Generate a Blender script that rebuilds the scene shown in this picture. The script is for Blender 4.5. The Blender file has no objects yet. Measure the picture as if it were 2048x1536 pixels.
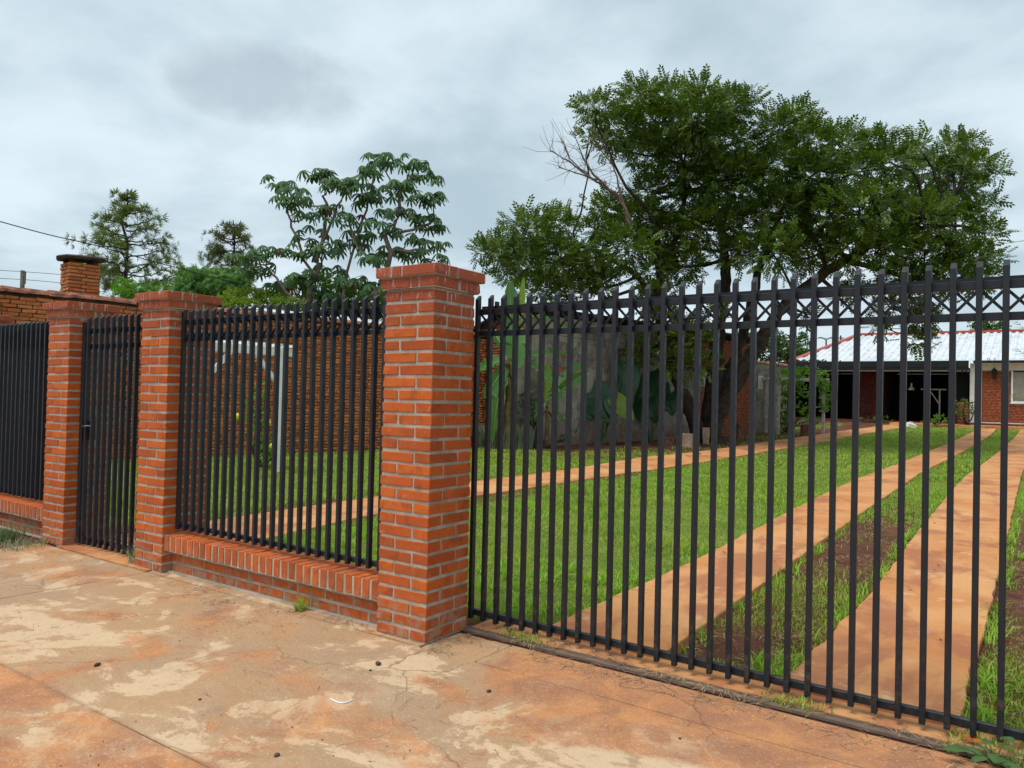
import bpy, math, random
import numpy as np
from mathutils import Vector, Matrix
random.seed(7); rng = np.random.default_rng(11)
scene = bpy.context.scene
col = scene.collection
R_ = math.radians

# ------------------------------------------------------------------ camera, sky, sun, exposure
FPX, CX, CY = 1530.0, 1024.0, 768.0                       # focal length and centre in pixels of a 2048 x 1536 frame
def _u(v): v = np.array(v, float); return v/np.linalg.norm(v)
_X = -_u([-1170-CX, 740-CY, FPX]); _Y = _u([2075-CX, 819-CY, FPX])
_b = _u(_X+_Y); _d = _u(_X-_Y); _X = _u(_b+_d); _Y = _u(_b-_d)
_Z = np.cross(_X, _Y); _Z = _Z if _Z[1] < 0 else -_Z
RW = np.array([_X, _Y, _Z])                               # world = RW @ cam (x right, y down, z forward)
CAM = np.array([2.914, -3.390, 1.447])
cd = bpy.data.cameras.new('camera'); cam = bpy.data.objects.new('camera', cd); col.objects.link(cam)
cd.sensor_width = 36; cd.lens = FPX/2048*36; cd.clip_start = .05; cd.clip_end = 3000
m = Matrix.Identity(4)
for i in range(3):
    m[i][0] = RW[i, 0]; m[i][1] = -RW[i, 1]; m[i][2] = -RW[i, 2]; m[i][3] = CAM[i]
cam.matrix_world = m; scene.camera = cam
scene.render.resolution_x, scene.render.resolution_y = 1024, 768
vs = scene.view_settings; vs.view_transform = 'Standard'; vs.look = 'None'; vs.exposure = 0.38; vs.gamma = 1; vs.use_curve_mapping = False

SUN_EL, SUN_AZ = R_(66), R_(205)                          # azimuth from +Y, clockwise
sdir = Vector((math.sin(SUN_AZ)*math.cos(SUN_EL), math.cos(SUN_AZ)*math.cos(SUN_EL), math.sin(SUN_EL)))
sl = bpy.data.lights.new('sun', 'SUN'); sl.energy = 2.1; sl.angle = R_(32); sl.color = (1, .95, .87)
so = bpy.data.objects.new('sun', sl); col.objects.link(so); so.rotation_euler = sdir.to_track_quat('Z', 'Y').to_euler()

def ray(px, py): return RW @ np.array([(px-CX)/FPX, (py-CY)/FPX, 1.])
def at(px, py, D): return CAM + D*ray(px, py)             # point at depth D (metres along the view axis)
def proj(P):
    c = RW.T @ (np.array(P, float)-CAM); return CX+FPX*c[0]/c[2], CY+FPX*c[1]/c[2], c[2]
def depth(P): return float((RW.T @ (np.array(P, float)-CAM))[2])
def gz(y):                                                # the yard rises gently towards the house
    y = np.minimum(np.asarray(y, float), 39.5)
    return .000314*np.maximum(0, y-8)**2.22
def gp(px, py):
    z = 0.; r = ray(px, py)
    for _ in range(60):
        q = CAM+(z-CAM[2])/r[2]*r; z = .5*z+.5*float(gz(min(q[1], 60)))
    return q
def ony(px, py, y): r = ray(px, py); return CAM+(y-CAM[1])/r[1]*r
def onx(px, py, x): r = ray(px, py); return CAM+(x-CAM[0])/r[0]*r

# ---- node helpers
class NT:
    def __init__(s, tree): s.t = tree
    def n(s, typ, **kw):
        nd = s.t.nodes.new(typ)
        for k, v in kw.items(): setattr(nd, k, v)
        return nd
    def l(s, a, b): s.t.links.new(a, b)
    def val(s, sock, v):
        if hasattr(v, 'is_linked') or isinstance(v, bpy.types.NodeSocket): s.l(v, sock)
        elif isinstance(v, (tuple, list)) and len(v) == 3 and sock.type == 'RGBA': sock.default_value = (*v, 1)
        else: sock.default_value = v
    def mix(s, f, a, b, mode='MIX'):
        nd = s.n('ShaderNodeMix', data_type='RGBA', blend_type=mode)
        s.val(nd.inputs[0], f); s.val(nd.inputs[6], a); s.val(nd.inputs[7], b); return nd.outputs[2]
    def math(s, op, a, b=0., c=None):
        nd = s.n('ShaderNodeMath', operation=op); s.val(nd.inputs[0], a); s.val(nd.inputs[1], b)
        if c is not None: s.val(nd.inputs[2], c)
        return nd.outputs[0]
    def noise(s, vec, scale, detail=4, rough=.55, dist=0.):
        nd = s.n('ShaderNodeTexNoise'); s.l(vec, nd.inputs['Vector'])
        nd.inputs['Scale'].default_value = scale; nd.inputs['Detail'].default_value = detail
        nd.inputs['Roughness'].default_value = rough; nd.inputs['Distortion'].default_value = dist
        return nd.outputs['Fac']
    def rng(s, v, a, b, lo=0., hi=1., smooth=True):
        nd = s.n('ShaderNodeMapRange', interpolation_type='SMOOTHSTEP' if smooth else 'LINEAR')
        s.val(nd.inputs[0], v); nd.inputs[1].default_value = a; nd.inputs[2].default_value = b
        nd.inputs[3].default_value = lo; nd.inputs[4].default_value = hi; return nd.outputs[0]
    def scale(s, vec, v):
        nd = s.n('ShaderNodeVectorMath', operation='MULTIPLY'); s.l(vec, nd.inputs[0]); nd.inputs[1].default_value = v; return nd.outputs[0]
    def add(s, vec, v):
        nd = s.n('ShaderNodeVectorMath', operation='ADD'); s.l(vec, nd.inputs[0]); s.val(nd.inputs[1], v); return nd.outputs[0]
    def sep(s, vec): nd = s.n('ShaderNodeSeparateXYZ'); s.l(vec, nd.inputs[0]); return nd.outputs
    def bump(s, h, strength, dist=.01):
        nd = s.n('ShaderNodeBump'); nd.inputs['Strength'].default_value = strength; nd.inputs['Distance'].default_value = dist
        s.l(h, nd.inputs['Height']); return nd.outputs[0]

world = bpy.data.worlds.new('World'); scene.world = world; world.use_nodes = True
wt = NT(world.node_tree); world.node_tree.nodes.clear()
out = wt.n('ShaderNodeOutputWorld'); bg = wt.n('ShaderNodeBackground'); bg.inputs['Strength'].default_value = .1
wt.l(bg.outputs[0], out.inputs[0])
sky = wt.n('ShaderNodeTexSky', sky_type='NISHITA'); sky.sun_disc = False; sky.sun_elevation = SUN_EL; sky.sun_rotation = SUN_AZ
tc = wt.n('ShaderNodeTexCoord').outputs['Generated']
sx = wt.sep(tc)
zc = wt.math('MAXIMUM', sx[2], 0.0); den = wt.math('ADD', zc, .22)
cmb = wt.n('ShaderNodeCombineXYZ'); wt.l(wt.math('DIVIDE', sx[0], den), cmb.inputs[0]); wt.l(wt.math('DIVIDE', sx[1], den), cmb.inputs[1])
n1 = wt.noise(cmb.outputs[0], .85, 5, .5, .3); n2 = wt.noise(wt.add(cmb.outputs[0], (7.3, 2.1, 0)), 2.3, 6, .55, .2)
nn = wt.math('ADD', wt.math('MULTIPLY', n1, .60), wt.math('MULTIPLY', n2, .40))
fac = wt.rng(nn, .39, .62)
cl = wt.mix(fac, (3.75, 4.80, 5.35), (6.25, 7.20, 7.75))
# one darker, ragged cloud hanging in the overcast
dc = _u(ray(555, 172)); side = _u(np.cross(dc, [0, 0, 1])); up = np.cross(side, dc)
def dotv(v):
    nd = wt.n('ShaderNodeVectorMath', operation='DOT_PRODUCT'); wt.l(tc, nd.inputs[0]); nd.inputs[1].default_value = tuple(v); return nd.outputs['Value']
a1 = wt.math('DIVIDE', dotv(side), .115); a2 = wt.math('DIVIDE', dotv(up), .050)
rad = wt.math('ADD', wt.math('MULTIPLY', a1, a1), wt.math('MULTIPLY', a2, a2))
front = wt.math('GREATER_THAN', dotv(dc), 0.)
n3 = wt.noise(tc, 9., 5, .55, .3)
rad = wt.math('ADD', rad, wt.math('MULTIPLY', wt.math('SUBTRACT', n3, .5), 2.6))
blob = wt.math('MULTIPLY', wt.math('MULTIPLY', wt.rng(rad, 1.3, 0.0), front), .62)
cl = wt.mix(blob, cl, (3.1, 3.75, 4.30))
haz = wt.rng(sx[2], 0., .22, 1., 0.)
cl = wt.mix(wt.math('MULTIPLY', haz, .55), cl, (5.9, 6.9, 7.5))
fin = wt.mix(.92, sky.outputs[0], cl)
wt.l(fin, bg.inputs['Color'])

# ------------------------------------------------------------------ object helpers
def link(o, parent=None):
    col.objects.link(o)
    if parent is not None: o.parent = parent
    return o
def tag(o, label=None, cat=None, group=None, kind=None):
    if label: o['label'] = label
    if cat: o['category'] = cat
    if group: o['group'] = group
    if kind or cat: o['kind'] = kind or 'thing'
    return o
def empty(name, loc, label=None, cat=None, group=None, rz=0.):
    o = bpy.data.objects.new(name, None); col.objects.link(o); o.location = loc; o.rotation_euler.z = rz
    o.empty_display_size = .1
    return tag(o, label, cat, group)
def obj(name, mesh, parent=None, loc=None, rot=None):
    o = bpy.data.objects.new(name, mesh); link(o, parent)
    if loc is not None: o.location = loc
    if rot is not None: o.rotation_euler = rot
    return o
class MB:
    def __init__(s): s.v = []; s.f = []
    def add(s, vs, fs):
        k = len(s.v); s.v += [tuple(float(c) for c in v) for v in vs]; s.f += [tuple(i+k for i in f) for f in fs]
    def box(s, c, d, rz=0., tilt=None):
        hx, hy, hz = d[0]/2, d[1]/2, d[2]/2
        vs = [(x, y, z) for z in (-hz, hz) for x, y in ((-hx, -hy), (hx, -hy), (hx, hy), (-hx, hy))]
        M = Matrix.Rotation(rz, 3, 'Z')
        if tilt is not None: M = M @ tilt
        vs = [M @ Vector(v)+Vector(c) for v in vs]
        s.add(vs, [(3, 2, 1, 0), (4, 5, 6, 7), (0, 1, 5, 4), (1, 2, 6, 5), (2, 3, 7, 6), (3, 0, 4, 7)])
    def bar(s, a, b, w, h=None, up=(0, 0, 1)):                # square bar from a to b
        h = h or w; a = Vector(a); b = Vector(b); d = (b-a).normalized(); upv = Vector(up)
        if abs(d.dot(upv)) > .99: upv = Vector((0, 1, 0))
        sd = d.cross(upv).normalized(); u = sd.cross(d)
        vs = [p+sd*i*w/2+u*j*h/2 for p in (a, b) for i, j in ((-1, -1), (1, -1), (1, 1), (-1, 1))]
        s.add(vs, [(3, 2, 1, 0), (4, 5, 6, 7), (0, 1, 5, 4), (1, 2, 6, 5), (2, 3, 7, 6), (3, 0, 4, 7)])
    def tube(s, pts, rad, n=6, cap=True):
        pts = [Vector(p) for p in pts]; k0 = len(s.v); ref = Vector((.3, .2, .9)).normalized()
        for i, p in enumerate(pts):
            t = (pts[min(i+1, len(pts)-1)]-pts[max(i-1, 0)])
            t = t.normalized() if t.length > 1e-6 else Vector((0, 0, 1))
            a = t.cross(ref); a = a.normalized() if a.length > .05 else t.cross(Vector((1, 0, 0))).normalized()
            b = t.cross(a); r = rad[i] if hasattr(rad, '__len__') else rad
            for j in range(n):
                an = 2*math.pi*j/n; s.v.append(tuple(p+(a*math.cos(an)+b*math.sin(an))*r))
        for i in range(len(pts)-1):
            for j in range(n):
                s.f.append((k0+i*n+j, k0+i*n+(j+1) % n, k0+(i+1)*n+(j+1) % n, k0+(i+1)*n+j))
        if cap:
            s.f.append(tuple(k0+j for j in range(n))); s.f.append(tuple(k0+(len(pts)-1)*n+j for j in reversed(range(n))))
    def lathe(s, prof, n=14, c=(0, 0, 0)):
        k0 = len(s.v)
        for r, z in prof:
            for j in range(n):
                a = 2*math.pi*j/n; s.v.append((c[0]+r*math.cos(a), c[1]+r*math.sin(a), c[2]+z))
        for i in range(len(prof)-1):
            for j in range(n): s.f.append((k0+i*n+j, k0+i*n+(j+1) % n, k0+(i+1)*n+(j+1) % n, k0+(i+1)*n+j))
        s.f.append(tuple(k0+j for j in reversed(range(n)))); s.f.append(tuple(k0+(len(prof)-1)*n+j for j in range(n)))
    def mesh(s, name, mat, smooth=False):
        me = bpy.data.meshes.new(name); me.from_pydata(s.v, [], s.f); me.update()
        if mat: me.materials.append(mat)
        if smooth: me.polygons.foreach_set('use_smooth', [True]*len(me.polygons))
        return me
    def build(s, name, mat, parent=None, smooth=False, loc=None):
        return obj(name, s.mesh(name, mat, smooth), parent, loc)
def tri_mesh(name, V, T, mat, smooth=False):                 # fast mesh from numpy arrays
    me = bpy.data.meshes.new(name); V = np.ascontiguousarray(V, np.float32); T = np.ascontiguousarray(T, np.int32)
    me.vertices.add(len(V)); me.vertices.foreach_set('co', V.ravel())
    me.loops.add(T.size); me.loops.foreach_set('vertex_index', T.ravel())
    k = T.shape[1]; me.polygons.add(len(T)); me.polygons.foreach_set('loop_start', np.arange(0, T.size, k, dtype=np.int32))
    me.update(calc_edges=True)
    if smooth: me.polygons.foreach_set('use_smooth', np.ones(len(T), bool))
    if mat: me.materials.append(mat)
    return me

# ------------------------------------------------------------------ materials
MATS = {}
def newmat(name):
    mt = bpy.data.materials.new(name); mt.use_nodes = True; t = NT(mt.node_tree)
    b = mt.node_tree.nodes['Principled BSDF']; MATS[name] = mt
    return mt, t, b
def coords(t, kind='pos'):
    if kind == 'pos': return t.n('ShaderNodeNewGeometry').outputs['Position']
    return t.n('ShaderNodeTexCoord').outputs['Object']
def simple(name, c1, c2=None, scale=6., rough=.7, bump=.0, bscale=40., island=0., objr=0., metal=0., crd='pos', detail=5, spec=.4, lo=.35, hi=.65):
    mt, t, b = newmat(name); P = coords(t, crd); c = None
    if c2 is None: c2 = tuple(x*.72 for x in c1)
    c = t.mix(t.rng(t.noise(P, scale, detail, .6), lo, hi), c1, c2)
    if island or objr:
        r = t.n('ShaderNodeNewGeometry').outputs['Random Per Island'] if island else t.n('ShaderNodeObjectInfo').outputs['Random']
        a = island or objr
        k = t.rng(r, 0, 1, 1-a, 1+a*.8, False)
        cm = t.n('ShaderNodeCombineXYZ'); [t.l(k, cm.inputs[i]) for i in range(3)]
        c = t.mix(1., c, cm.outputs[0], 'MULTIPLY')
    t.l(c, b.inputs['Base Color']); b.inputs['Roughness'].default_value = rough; b.inputs['Metallic'].default_value = metal
    b.inputs['Specular IOR Level'].default_value = spec
    if bump: t.l(t.bump(t.noise(P, bscale, 6, .65), bump, .01), b.inputs['Normal'])
    return mt
def leafmat(name, c1, c2, rough=.5, trans=.28, tip=None, spec=.35):
    mt, t, b = newmat(name)
    r = t.n('ShaderNodeNewGeometry').outputs['Random Per Island']
    P = coords(t); n = t.noise(P, .9, 3, .5)
    f = t.math('ADD', t.math('MULTIPLY', r, .55), t.math('MULTIPLY', t.rng(n, .3, .7), .45))
    c = t.mix(f, c1, c2)
    if tip: c = t.mix(t.rng(r, .93, .95), c, tip)
    t.l(c, b.inputs['Base Color']); b.inputs['Roughness'].default_value = rough; b.inputs['Specular IOR Level'].default_value = spec
    tr = t.n('ShaderNodeBsdfTranslucent'); t.l(t.mix(1., c, (1.5, 1.7, .7), 'MULTIPLY'), tr.inputs['Color'])
    mx = t.n('ShaderNodeMixShader'); mx.inputs[0].default_value = trans
    t.l(b.outputs[0], mx.inputs[1]); t.l(tr.outputs[0], mx.inputs[2])
    t.l(mx.outputs[0], mt.node_tree.nodes['Material Output'].inputs['Surface'])
    return mt

def brickmat(name, base, alt, dark, efflo=True, island=False):
    mt, t, b = newmat(name); P = coords(t)
    r = t.n('ShaderNodeNewGeometry').outputs['Random Per Island'] if island else t.n('ShaderNodeObjectInfo').outputs['Random']
    off = t.n('ShaderNodeCombineXYZ'); t.l(t.math('MULTIPLY', r, 37.), off.inputs[0]); t.l(t.math('MULTIPLY', r, 91.), off.inputs[2])
    Q = t.add(P, off.outputs[0])
    c = t.mix(r, base, alt)
    c = t.mix(t.math('MULTIPLY', t.rng(t.math('FRACT', t.math('MULTIPLY', r, 17.3)), .70, .98), .55), c, dark)
    c = t.mix(t.math('MULTIPLY', t.rng(t.noise(Q, 7., 6, .68, .6), .47, .70), .72), c, dark)
    c = t.mix(t.math('MULTIPLY', t.rng(t.noise(t.scale(P, (1, 1, .3)), 11., 6, .65), .56, .74), .35), c, (.42, .30, .21))
    c = t.mix(t.math('MULTIPLY', t.rng(t.noise(Q, 60., 4, .6), .40, .75), .25), c, tuple(x*.55 for x in base))
    c = t.mix(t.math('MULTIPLY', t.rng(t.noise(Q, 13., 3, .5), .58, .75), .35), c, tuple(min(1, x*1.25+.02) for x in base))
    if efflo:
        sm = t.math('MULTIPLY', t.rng(t.noise(P, 23., 6, .7, .6), .60, .66), t.rng(t.noise(t.add(P, (5, 9, 2)), 4., 4), .50, .62))
        c = t.mix(t.math('MULTIPLY', sm, .55), c, (.46, .38, .30))
        c = t.mix(t.math('MULTIPLY', t.rng(t.noise(Q, 42., 3, .5), .66, .71), .6), c, tuple(x*.35 for x in base))
        z = t.sep(P)[2]
        hi = t.rng(t.math('ADD', z, t.math('MULTIPLY', t.noise(P, 5., 4), .3)), 1.96, 2.24)                              # rain-washed top courses: darker red with lime runs
        c = t.mix(t.math('MULTIPLY', hi, .72), c, (.30, .075, .042))
        st = t.noise(t.scale(P, (1, 1, .22)), 48., 4, .6, .3); st2 = t.noise(P, 9., 3, .5)
        mk = t.math('MULTIPLY', t.rng(st, .55, .66), t.rng(st2, .45, .60))
        c = t.mix(t.math('MULTIPLY', mk, t.rng(z, 1.75, 2.0, .0, .75)), c, (.60, .52, .47))
        lo = t.rng(z, .34, .0)                                 # splash dirt near the pavement
        c = t.mix(t.math('MULTIPLY', t.math('MULTIPLY', lo, t.rng(t.noise(P, 14., 6, .65), .42, .62)), .75), c, (.36, .25, .17))
    t.l(c, b.inputs['Base Color']); b.inputs['Roughness'].default_value = .78; b.inputs['Specular IOR Level'].default_value = .3
    hgt = t.math('ADD', t.noise(Q, 45., 6, .7), t.math('MULTIPLY', t.noise(Q, 9., 3), .8))
    t.l(t.bump(hgt, .45, .004), b.inputs['Normal'])
    return mt
M_BRICK = brickmat('pressed_brick', (.59, .135, .022), (.46, .088, .018), (.26, .058, .018))
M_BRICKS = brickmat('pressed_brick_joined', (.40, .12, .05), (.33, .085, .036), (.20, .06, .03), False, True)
M_OLD = brickmat('old_brick', (.60, .205, .060), (.47, .135, .042), (.19, .064, .028), False, False)
M_OLDS = brickmat('old_brick_joined', (.60, .205, .060), (.47, .135, .042), (.19, .064, .028), False, True)
M_MORTAR = simple('mortar', (.50, .43, .35), (.33, .28, .22), 7, .92, .5, 60)
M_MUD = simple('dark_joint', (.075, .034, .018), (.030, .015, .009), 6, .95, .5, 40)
M_METAL, t, b = newmat('charcoal_paint')
P = coords(t); c = t.mix(t.rng(t.noise(P, 5, 5), .4, .75), (.0105, .013, .019), (.015, .018, .025))
c = t.mix(t.math('MULTIPLY', t.rng(t.sep(P)[2], .55, .05), t.rng(t.noise(P, 16, 5, .7), .48, .75)), c, (.085, .062, .045))
t.l(c, b.inputs['Base Color']); t.l(t.rng(t.noise(P, 22, 4), .3, .7, .42, .62), b.inputs['Roughness']); b.inputs['Specular IOR Level'].default_value = .45
t.l(t.bump(t.noise(P, 90, 3), .06, .003), b.inputs['Normal'])
M_STEEL = simple('dull_steel', (.19, .125, .09), (.14, .095, .07), 8, .75, .2, 50)
M_CHROME = simple('bright_metal', (.62, .62, .62), (.5, .5, .5), 20, .25, metal=1.)
M_WHITE = simple('white_paint', (.86, .86, .85), (.76, .76, .74), 5, .55, .12, 30)
M_GREYPAINT = simple('weathered_white_paint', (.58, .57, .54), (.40, .39, .36), 7, .7, .2, 40)
M_PLASTER, t, b = newmat('grey_plaster')
P = coords(t); c = t.mix(t.rng(t.noise(P, .9, 8, .70, .8), .40, .60), (.43, .375, .315), (.17, .145, .122))
c = t.mix(t.math('MULTIPLY', t.rng(t.noise(P, 7., 7, .7), .45, .66), .6), c, (.50, .44, .37))
c = t.mix(t.math('MULTIPLY', t.rng(t.noise(P, 5.2, 5, .65, .5), .60, .68), .8), c, (.10, .075, .06))
c = t.mix(t.math('MULTIPLY', t.rng(t.noise(t.scale(P, (1, 1, .25)), 2.2, 5, .6), .52, .7), .5), c, (.15, .13, .11))
c = t.mix(t.math('MULTIPLY', t.rng(t.sep(P)[2], 1.1, .0), .75), c, (.20, .085, .05))
t.l(c, b.inputs['Base Color']); b.inputs['Roughness'].default_value = .9; t.l(t.bump(t.noise(P, 7, 8, .75), 1., .07), b.inputs['Normal'])
M_TILE = simple('clay_tile', (.42, .15, .085), (.15, .065, .045), 5, .85, .4, 30, objr=.35, lo=.4, hi=.62)
M_SLATE = simple('slate', (.075, .045, .038), (.03, .022, .022), 7, .8, .5, 30)
M_SHEET = simple('white_roof_sheet', (.68, .71, .74), (.47, .50, .54), 2.2, .42, .0, metal=0., spec=.5, detail=8, lo=.42, hi=.70)
M_RED = simple('red_ridge_paint', (.46, .075, .05), (.36, .06, .045), 3, .5)
M_BLACK = simple('black_paint', (.006, .007, .010), (.010, .010, .014), 3, .6)
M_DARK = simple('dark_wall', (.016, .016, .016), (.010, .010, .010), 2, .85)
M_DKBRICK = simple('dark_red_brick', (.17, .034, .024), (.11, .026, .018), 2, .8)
M_CREAM = simple('cream_paint', (.72, .69, .63), (.62, .59, .54), 2, .7, .1, 20)
M_CURTAIN = simple('curtain', (.46, .38, .28), (.34, .28, .20), 3, .9)
M_GLASS, t, b = newmat('window_glass'); b.inputs['Base Color'].default_value = (.9, .92, .92, 1); b.inputs['Roughness'].default_value = .05; b.inputs['Transmission Weight'].default_value = .95; b.inputs['IOR'].default_value = 1.3
M_BARK = simple('bark', (.060, .043, .033), (.024, .017, .013), 5, .95, .9, 22)
M_BARKG = simple('pale_bark', (.24, .19, .155), (.13, .10, .08), 4, .9, .5, 25)
M_TWIG = simple('dry_twig', (.20, .135, .115), (.12, .08, .07), 6, .9)
M_STUMP = simple('stump_bark', (.16, .072, .042), (.07, .034, .022), 8, .95, .8, 20)
M_CABLE = simple('cable', (.03, .03, .04), (.02, .02, .025), 3, .6)
M_POLEW = simple('pole_wood', (.26, .22, .19), (.16, .13, .11), 6, .9, .4, 30)
M_PINK = simple('pinkish_block', (.50, .33, .24), (.38, .23, .16), 7, .9, .5, 25)
M_WPLASTIC = simple('white_plastic', (.82, .82, .80), (.74, .74, .72), 4, .45)
M_PAPER = simple('paper', (.78, .77, .74), (.70, .69, .66), 4, .8)
M_STONE = simple('pebble', (.10, .065, .05), (.055, .04, .033), 30, .8, .3, 60, objr=.4)
M_STRAW = simple('straw', (.47, .33, .19), (.25, .165, .09), 30, .9, island=.45)
M_ORLEAF = simple('orange_leaf', (.46, .13, .015), (.26, .07, .015), 40, .6)
M_BRLEAF = simple('brown_leaf', (.20, .058, .02), (.10, .032, .014), 40, .7)
M_LEMON = simple('lemon', (.78, .62, .02), (.66, .56, .03), 12, .45)
M_GRASS, t, b = newmat('grass_blade')
r = t.n('ShaderNodeNewGeometry').outputs['Random Per Island']; P = coords(t)
f = t.math('ADD', t.math('MULTIPLY', r, .4), t.math('MULTIPLY', t.rng(t.noise(P, 1.6, 6, .65), .34, .66), .6))
c = t.mix(f, (.135, .255, .020), (.375, .520, .050))
c = t.mix(t.math('MULTIPLY', t.rng(t.noise(P, .9, 6, .65), .56, .70), .45), c, (.40, .36, .13))
c = t.mix(t.rng(r, .88, .93), c, (.44, .34, .15))
t.l(c, b.inputs['Base Color']); b.inputs['Roughness'].default_value = .55; b.inputs['Specular IOR Level'].default_value = .3
tr = t.n('ShaderNodeBsdfTranslucent'); t.l(t.mix(1., c, (1.4, 1.4, .7), 'MULTIPLY'), tr.inputs['Color'])
mx = t.n('ShaderNodeMixShader'); mx.inputs[0].default_value = .25; t.l(b.outputs[0], mx.inputs[1]); t.l(tr.outputs[0], mx.inputs[2])
t.l(mx.outputs[0], M_GRASS.node_tree.nodes['Material Output'].inputs['Surface'])
M_LTREE = leafmat('tree_leaf', (.024, .058, .010), (.120, .190, .018), .5, .24, (.20, .22, .03))
M_LCEC = leafmat('umbrella_leaf', (.034, .085, .034), (.085, .155, .060), .62, .2, None, .2)
M_LCECR = leafmat('red_old_leaf', (.13, .04, .025), (.20, .07, .03), .6, .2)
M_LPINE = leafmat('pine_needle', (.085, .125, .030), (.165, .205, .050), .6, .25)
M_LPINE2 = leafmat('brownish_pine_needle', (.065, .085, .024), (.130, .135, .042), .6, .25)
M_LBAM = leafmat('plume_leaf', (.070, .170, .030), (.13, .26, .05), .5, .3)
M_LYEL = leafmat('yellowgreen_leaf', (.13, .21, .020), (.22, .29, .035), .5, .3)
M_LMID = leafmat('mid_leaf', (.045, .115, .016), (.09, .19, .026), .5, .3)
M_LFAR = leafmat('far_leaf', (.045, .095, .025), (.085, .145, .035), .6, .2)
M_LVINE = leafmat('vine_leaf', (.08, .20, .016), (.17, .31, .03), .45, .35)
M_LBAN = leafmat('banana_leaf', (.050, .150, .030), (.100, .235, .050), .4, .35, None, .5)
M_LBANY = leafmat('young_banana_leaf', (.20, .34, .02), (.28, .40, .03), .4, .45, None, .5)
M_RIB = simple('leaf_midrib', (.30, .42, .16), (.24, .34, .12), 5, .5)
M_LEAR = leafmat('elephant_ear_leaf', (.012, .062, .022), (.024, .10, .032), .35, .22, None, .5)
M_LAV = leafmat('grey_green_leaf', (.20, .25, .16), (.30, .34, .22), .7, .2)
M_LWEED = leafmat('weed_leaf', (.055, .125, .035), (.10, .18, .05), .5, .25)
M_TUSS = leafmat('tussock_blade', (.16, .33, .025), (.34, .52, .05), .5, .3)
M_BTRUNK = simple('banana_stem', (.24, .20, .07), (.12, .075, .03), 5, .7, .2, 20)

# pavement: layered stains in world space
M_PAVE, t, b = newmat('stained_concrete')
P = coords(t); s = t.sep(P); x, y = s[0], s[1]
big = t.noise(P, .75, 4, .55, .3); med = t.noise(t.scale(P, (1, 1.25, 1)), 1.7, 9, .66, .7); fine = t.noise(P, 26., 6, .7)
c = t.mix(t.rng(big, .38, .62), (.450, .268, .138), (.375, .250, .150))
c = t.mix(t.math('MULTIPLY', t.rng(t.noise(P, 3.2, 8, .66, .8), .42, .66), .55), c, (.42, .265, .165))
c = t.mix(t.math('MULTIPLY', t.rng(t.noise(t.add(P, (12, 3, 0)), 2.4, 8, .66, .5), .52, .68), .42), c, (.56, .40, .26))
# bare-cement areas: more in the middle of the pavement than beside the low wall
gate = t.math('MULTIPLY', t.rng(x, .30, .8), t.rng(y, -.55, -.05))
bias = t.math('SUBTRACT', t.math('MULTIPLY', t.rng(x, -1.2, .6), .035), t.math('MULTIPLY', gate, .13))
cream = t.math('ADD', t.math('ADD', med, bias), t.math('MULTIPLY', t.math('SUBTRACT', t.noise(P, 13., 7, .68), .5), .26))
soft = t.math('MULTIPLY', t.rng(cream, .48, .60), .26)
cm = t.math('MULTIPLY', t.rng(cream, .545, .566), .72)
crm = t.mix(t.noise(P, 6., 6, .65), (.74, .55, .35), (.58, .40, .25))
c = t.mix(soft, c, crm); c = t.mix(cm, c, crm)
# red earth rubbed into the concrete
row2 = t.rng(y, -1.585, -1.625)
red = t.math('ADD', t.noise(t.add(P, (31, 7, 0)), 1.25, 8, .66, .7), t.math('MULTIPLY', t.rng(y, -.9, -1.6), .06))
red = t.math('ADD', red, t.math('MULTIPLY', row2, .13)); red = t.math('ADD', red, t.math('MULTIPLY', gate, .17))
c = t.mix(t.math('MULTIPLY', t.rng(red, .505, .66), .76), c, t.mix(t.rng(t.noise(P, 3.3, 7, .66, .5), .35, .65), (.58, .235, .080), (.33, .125, .062)))
c = t.mix(t.math('MULTIPLY', t.rng(t.noise(t.add(P, (3, 57, 0)), 2.0, 8, .68, .8), .57, .70), .5), c, (.29, .165, .105))
c = t.mix(t.math('MULTIPLY', t.rng(fine, .52, .72), .45), c, (.25, .155, .10))
c = t.mix(t.math('MULTIPLY', t.rng(t.noise(P, 75., 4, .6), .55, .68), .32), c, (.78, .64, .50))
# hairline cracks
vo = t.n('ShaderNodeTexVoronoi', feature='DISTANCE_TO_EDGE'); vo.inputs['Scale'].default_value = .9
wob_ = t.n('ShaderNodeTexNoise'); t.l(P, wob_.inputs['Vector']); wob_.inputs['Scale'].default_value = 3.; wob_.inputs['Detail'].default_value = 6
t.l(t.add(P, t.scale(wob_.outputs['Color'], (.35, .35, .35))), vo.inputs['Vector'])
crk = t.math('MULTIPLY', t.rng(vo.outputs['Distance'], .0060, .0015), t.rng(t.noise(P, 1.1, 3), .44, .56))
c = t.mix(t.math('MULTIPLY', crk, .6), c, (.16, .09, .06))
# soil gathered in the joints
jd = t.math('MINIMUM', t.math('ABSOLUTE', t.math('ADD', y, 1.6)), t.math('ABSOLUTE', t.math('ADD', x, 2.85)))
c = t.mix(t.math('MULTIPLY', t.rng(t.math('ADD', jd, t.math('MULTIPLY', t.noise(P, 6., 6, .65), .09)), .075, .026), .75), c, (.27, .15, .085))
t.l(c, b.inputs['Base Color']); t.l(t.rng(med, .3, .7, .82, .66), b.inputs['Roughness']); b.inputs['Specular IOR Level'].default_value = .22
h = t.math('ADD', t.math('MULTIPLY', cm, .45), t.math('ADD', t.noise(P, 38., 8, .72), t.math('MULTIPLY', t.noise(P, 3., 5, .6), 1.2)))
t.l(t.bump(h, .45, .008), b.inputs['Normal'])
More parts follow.
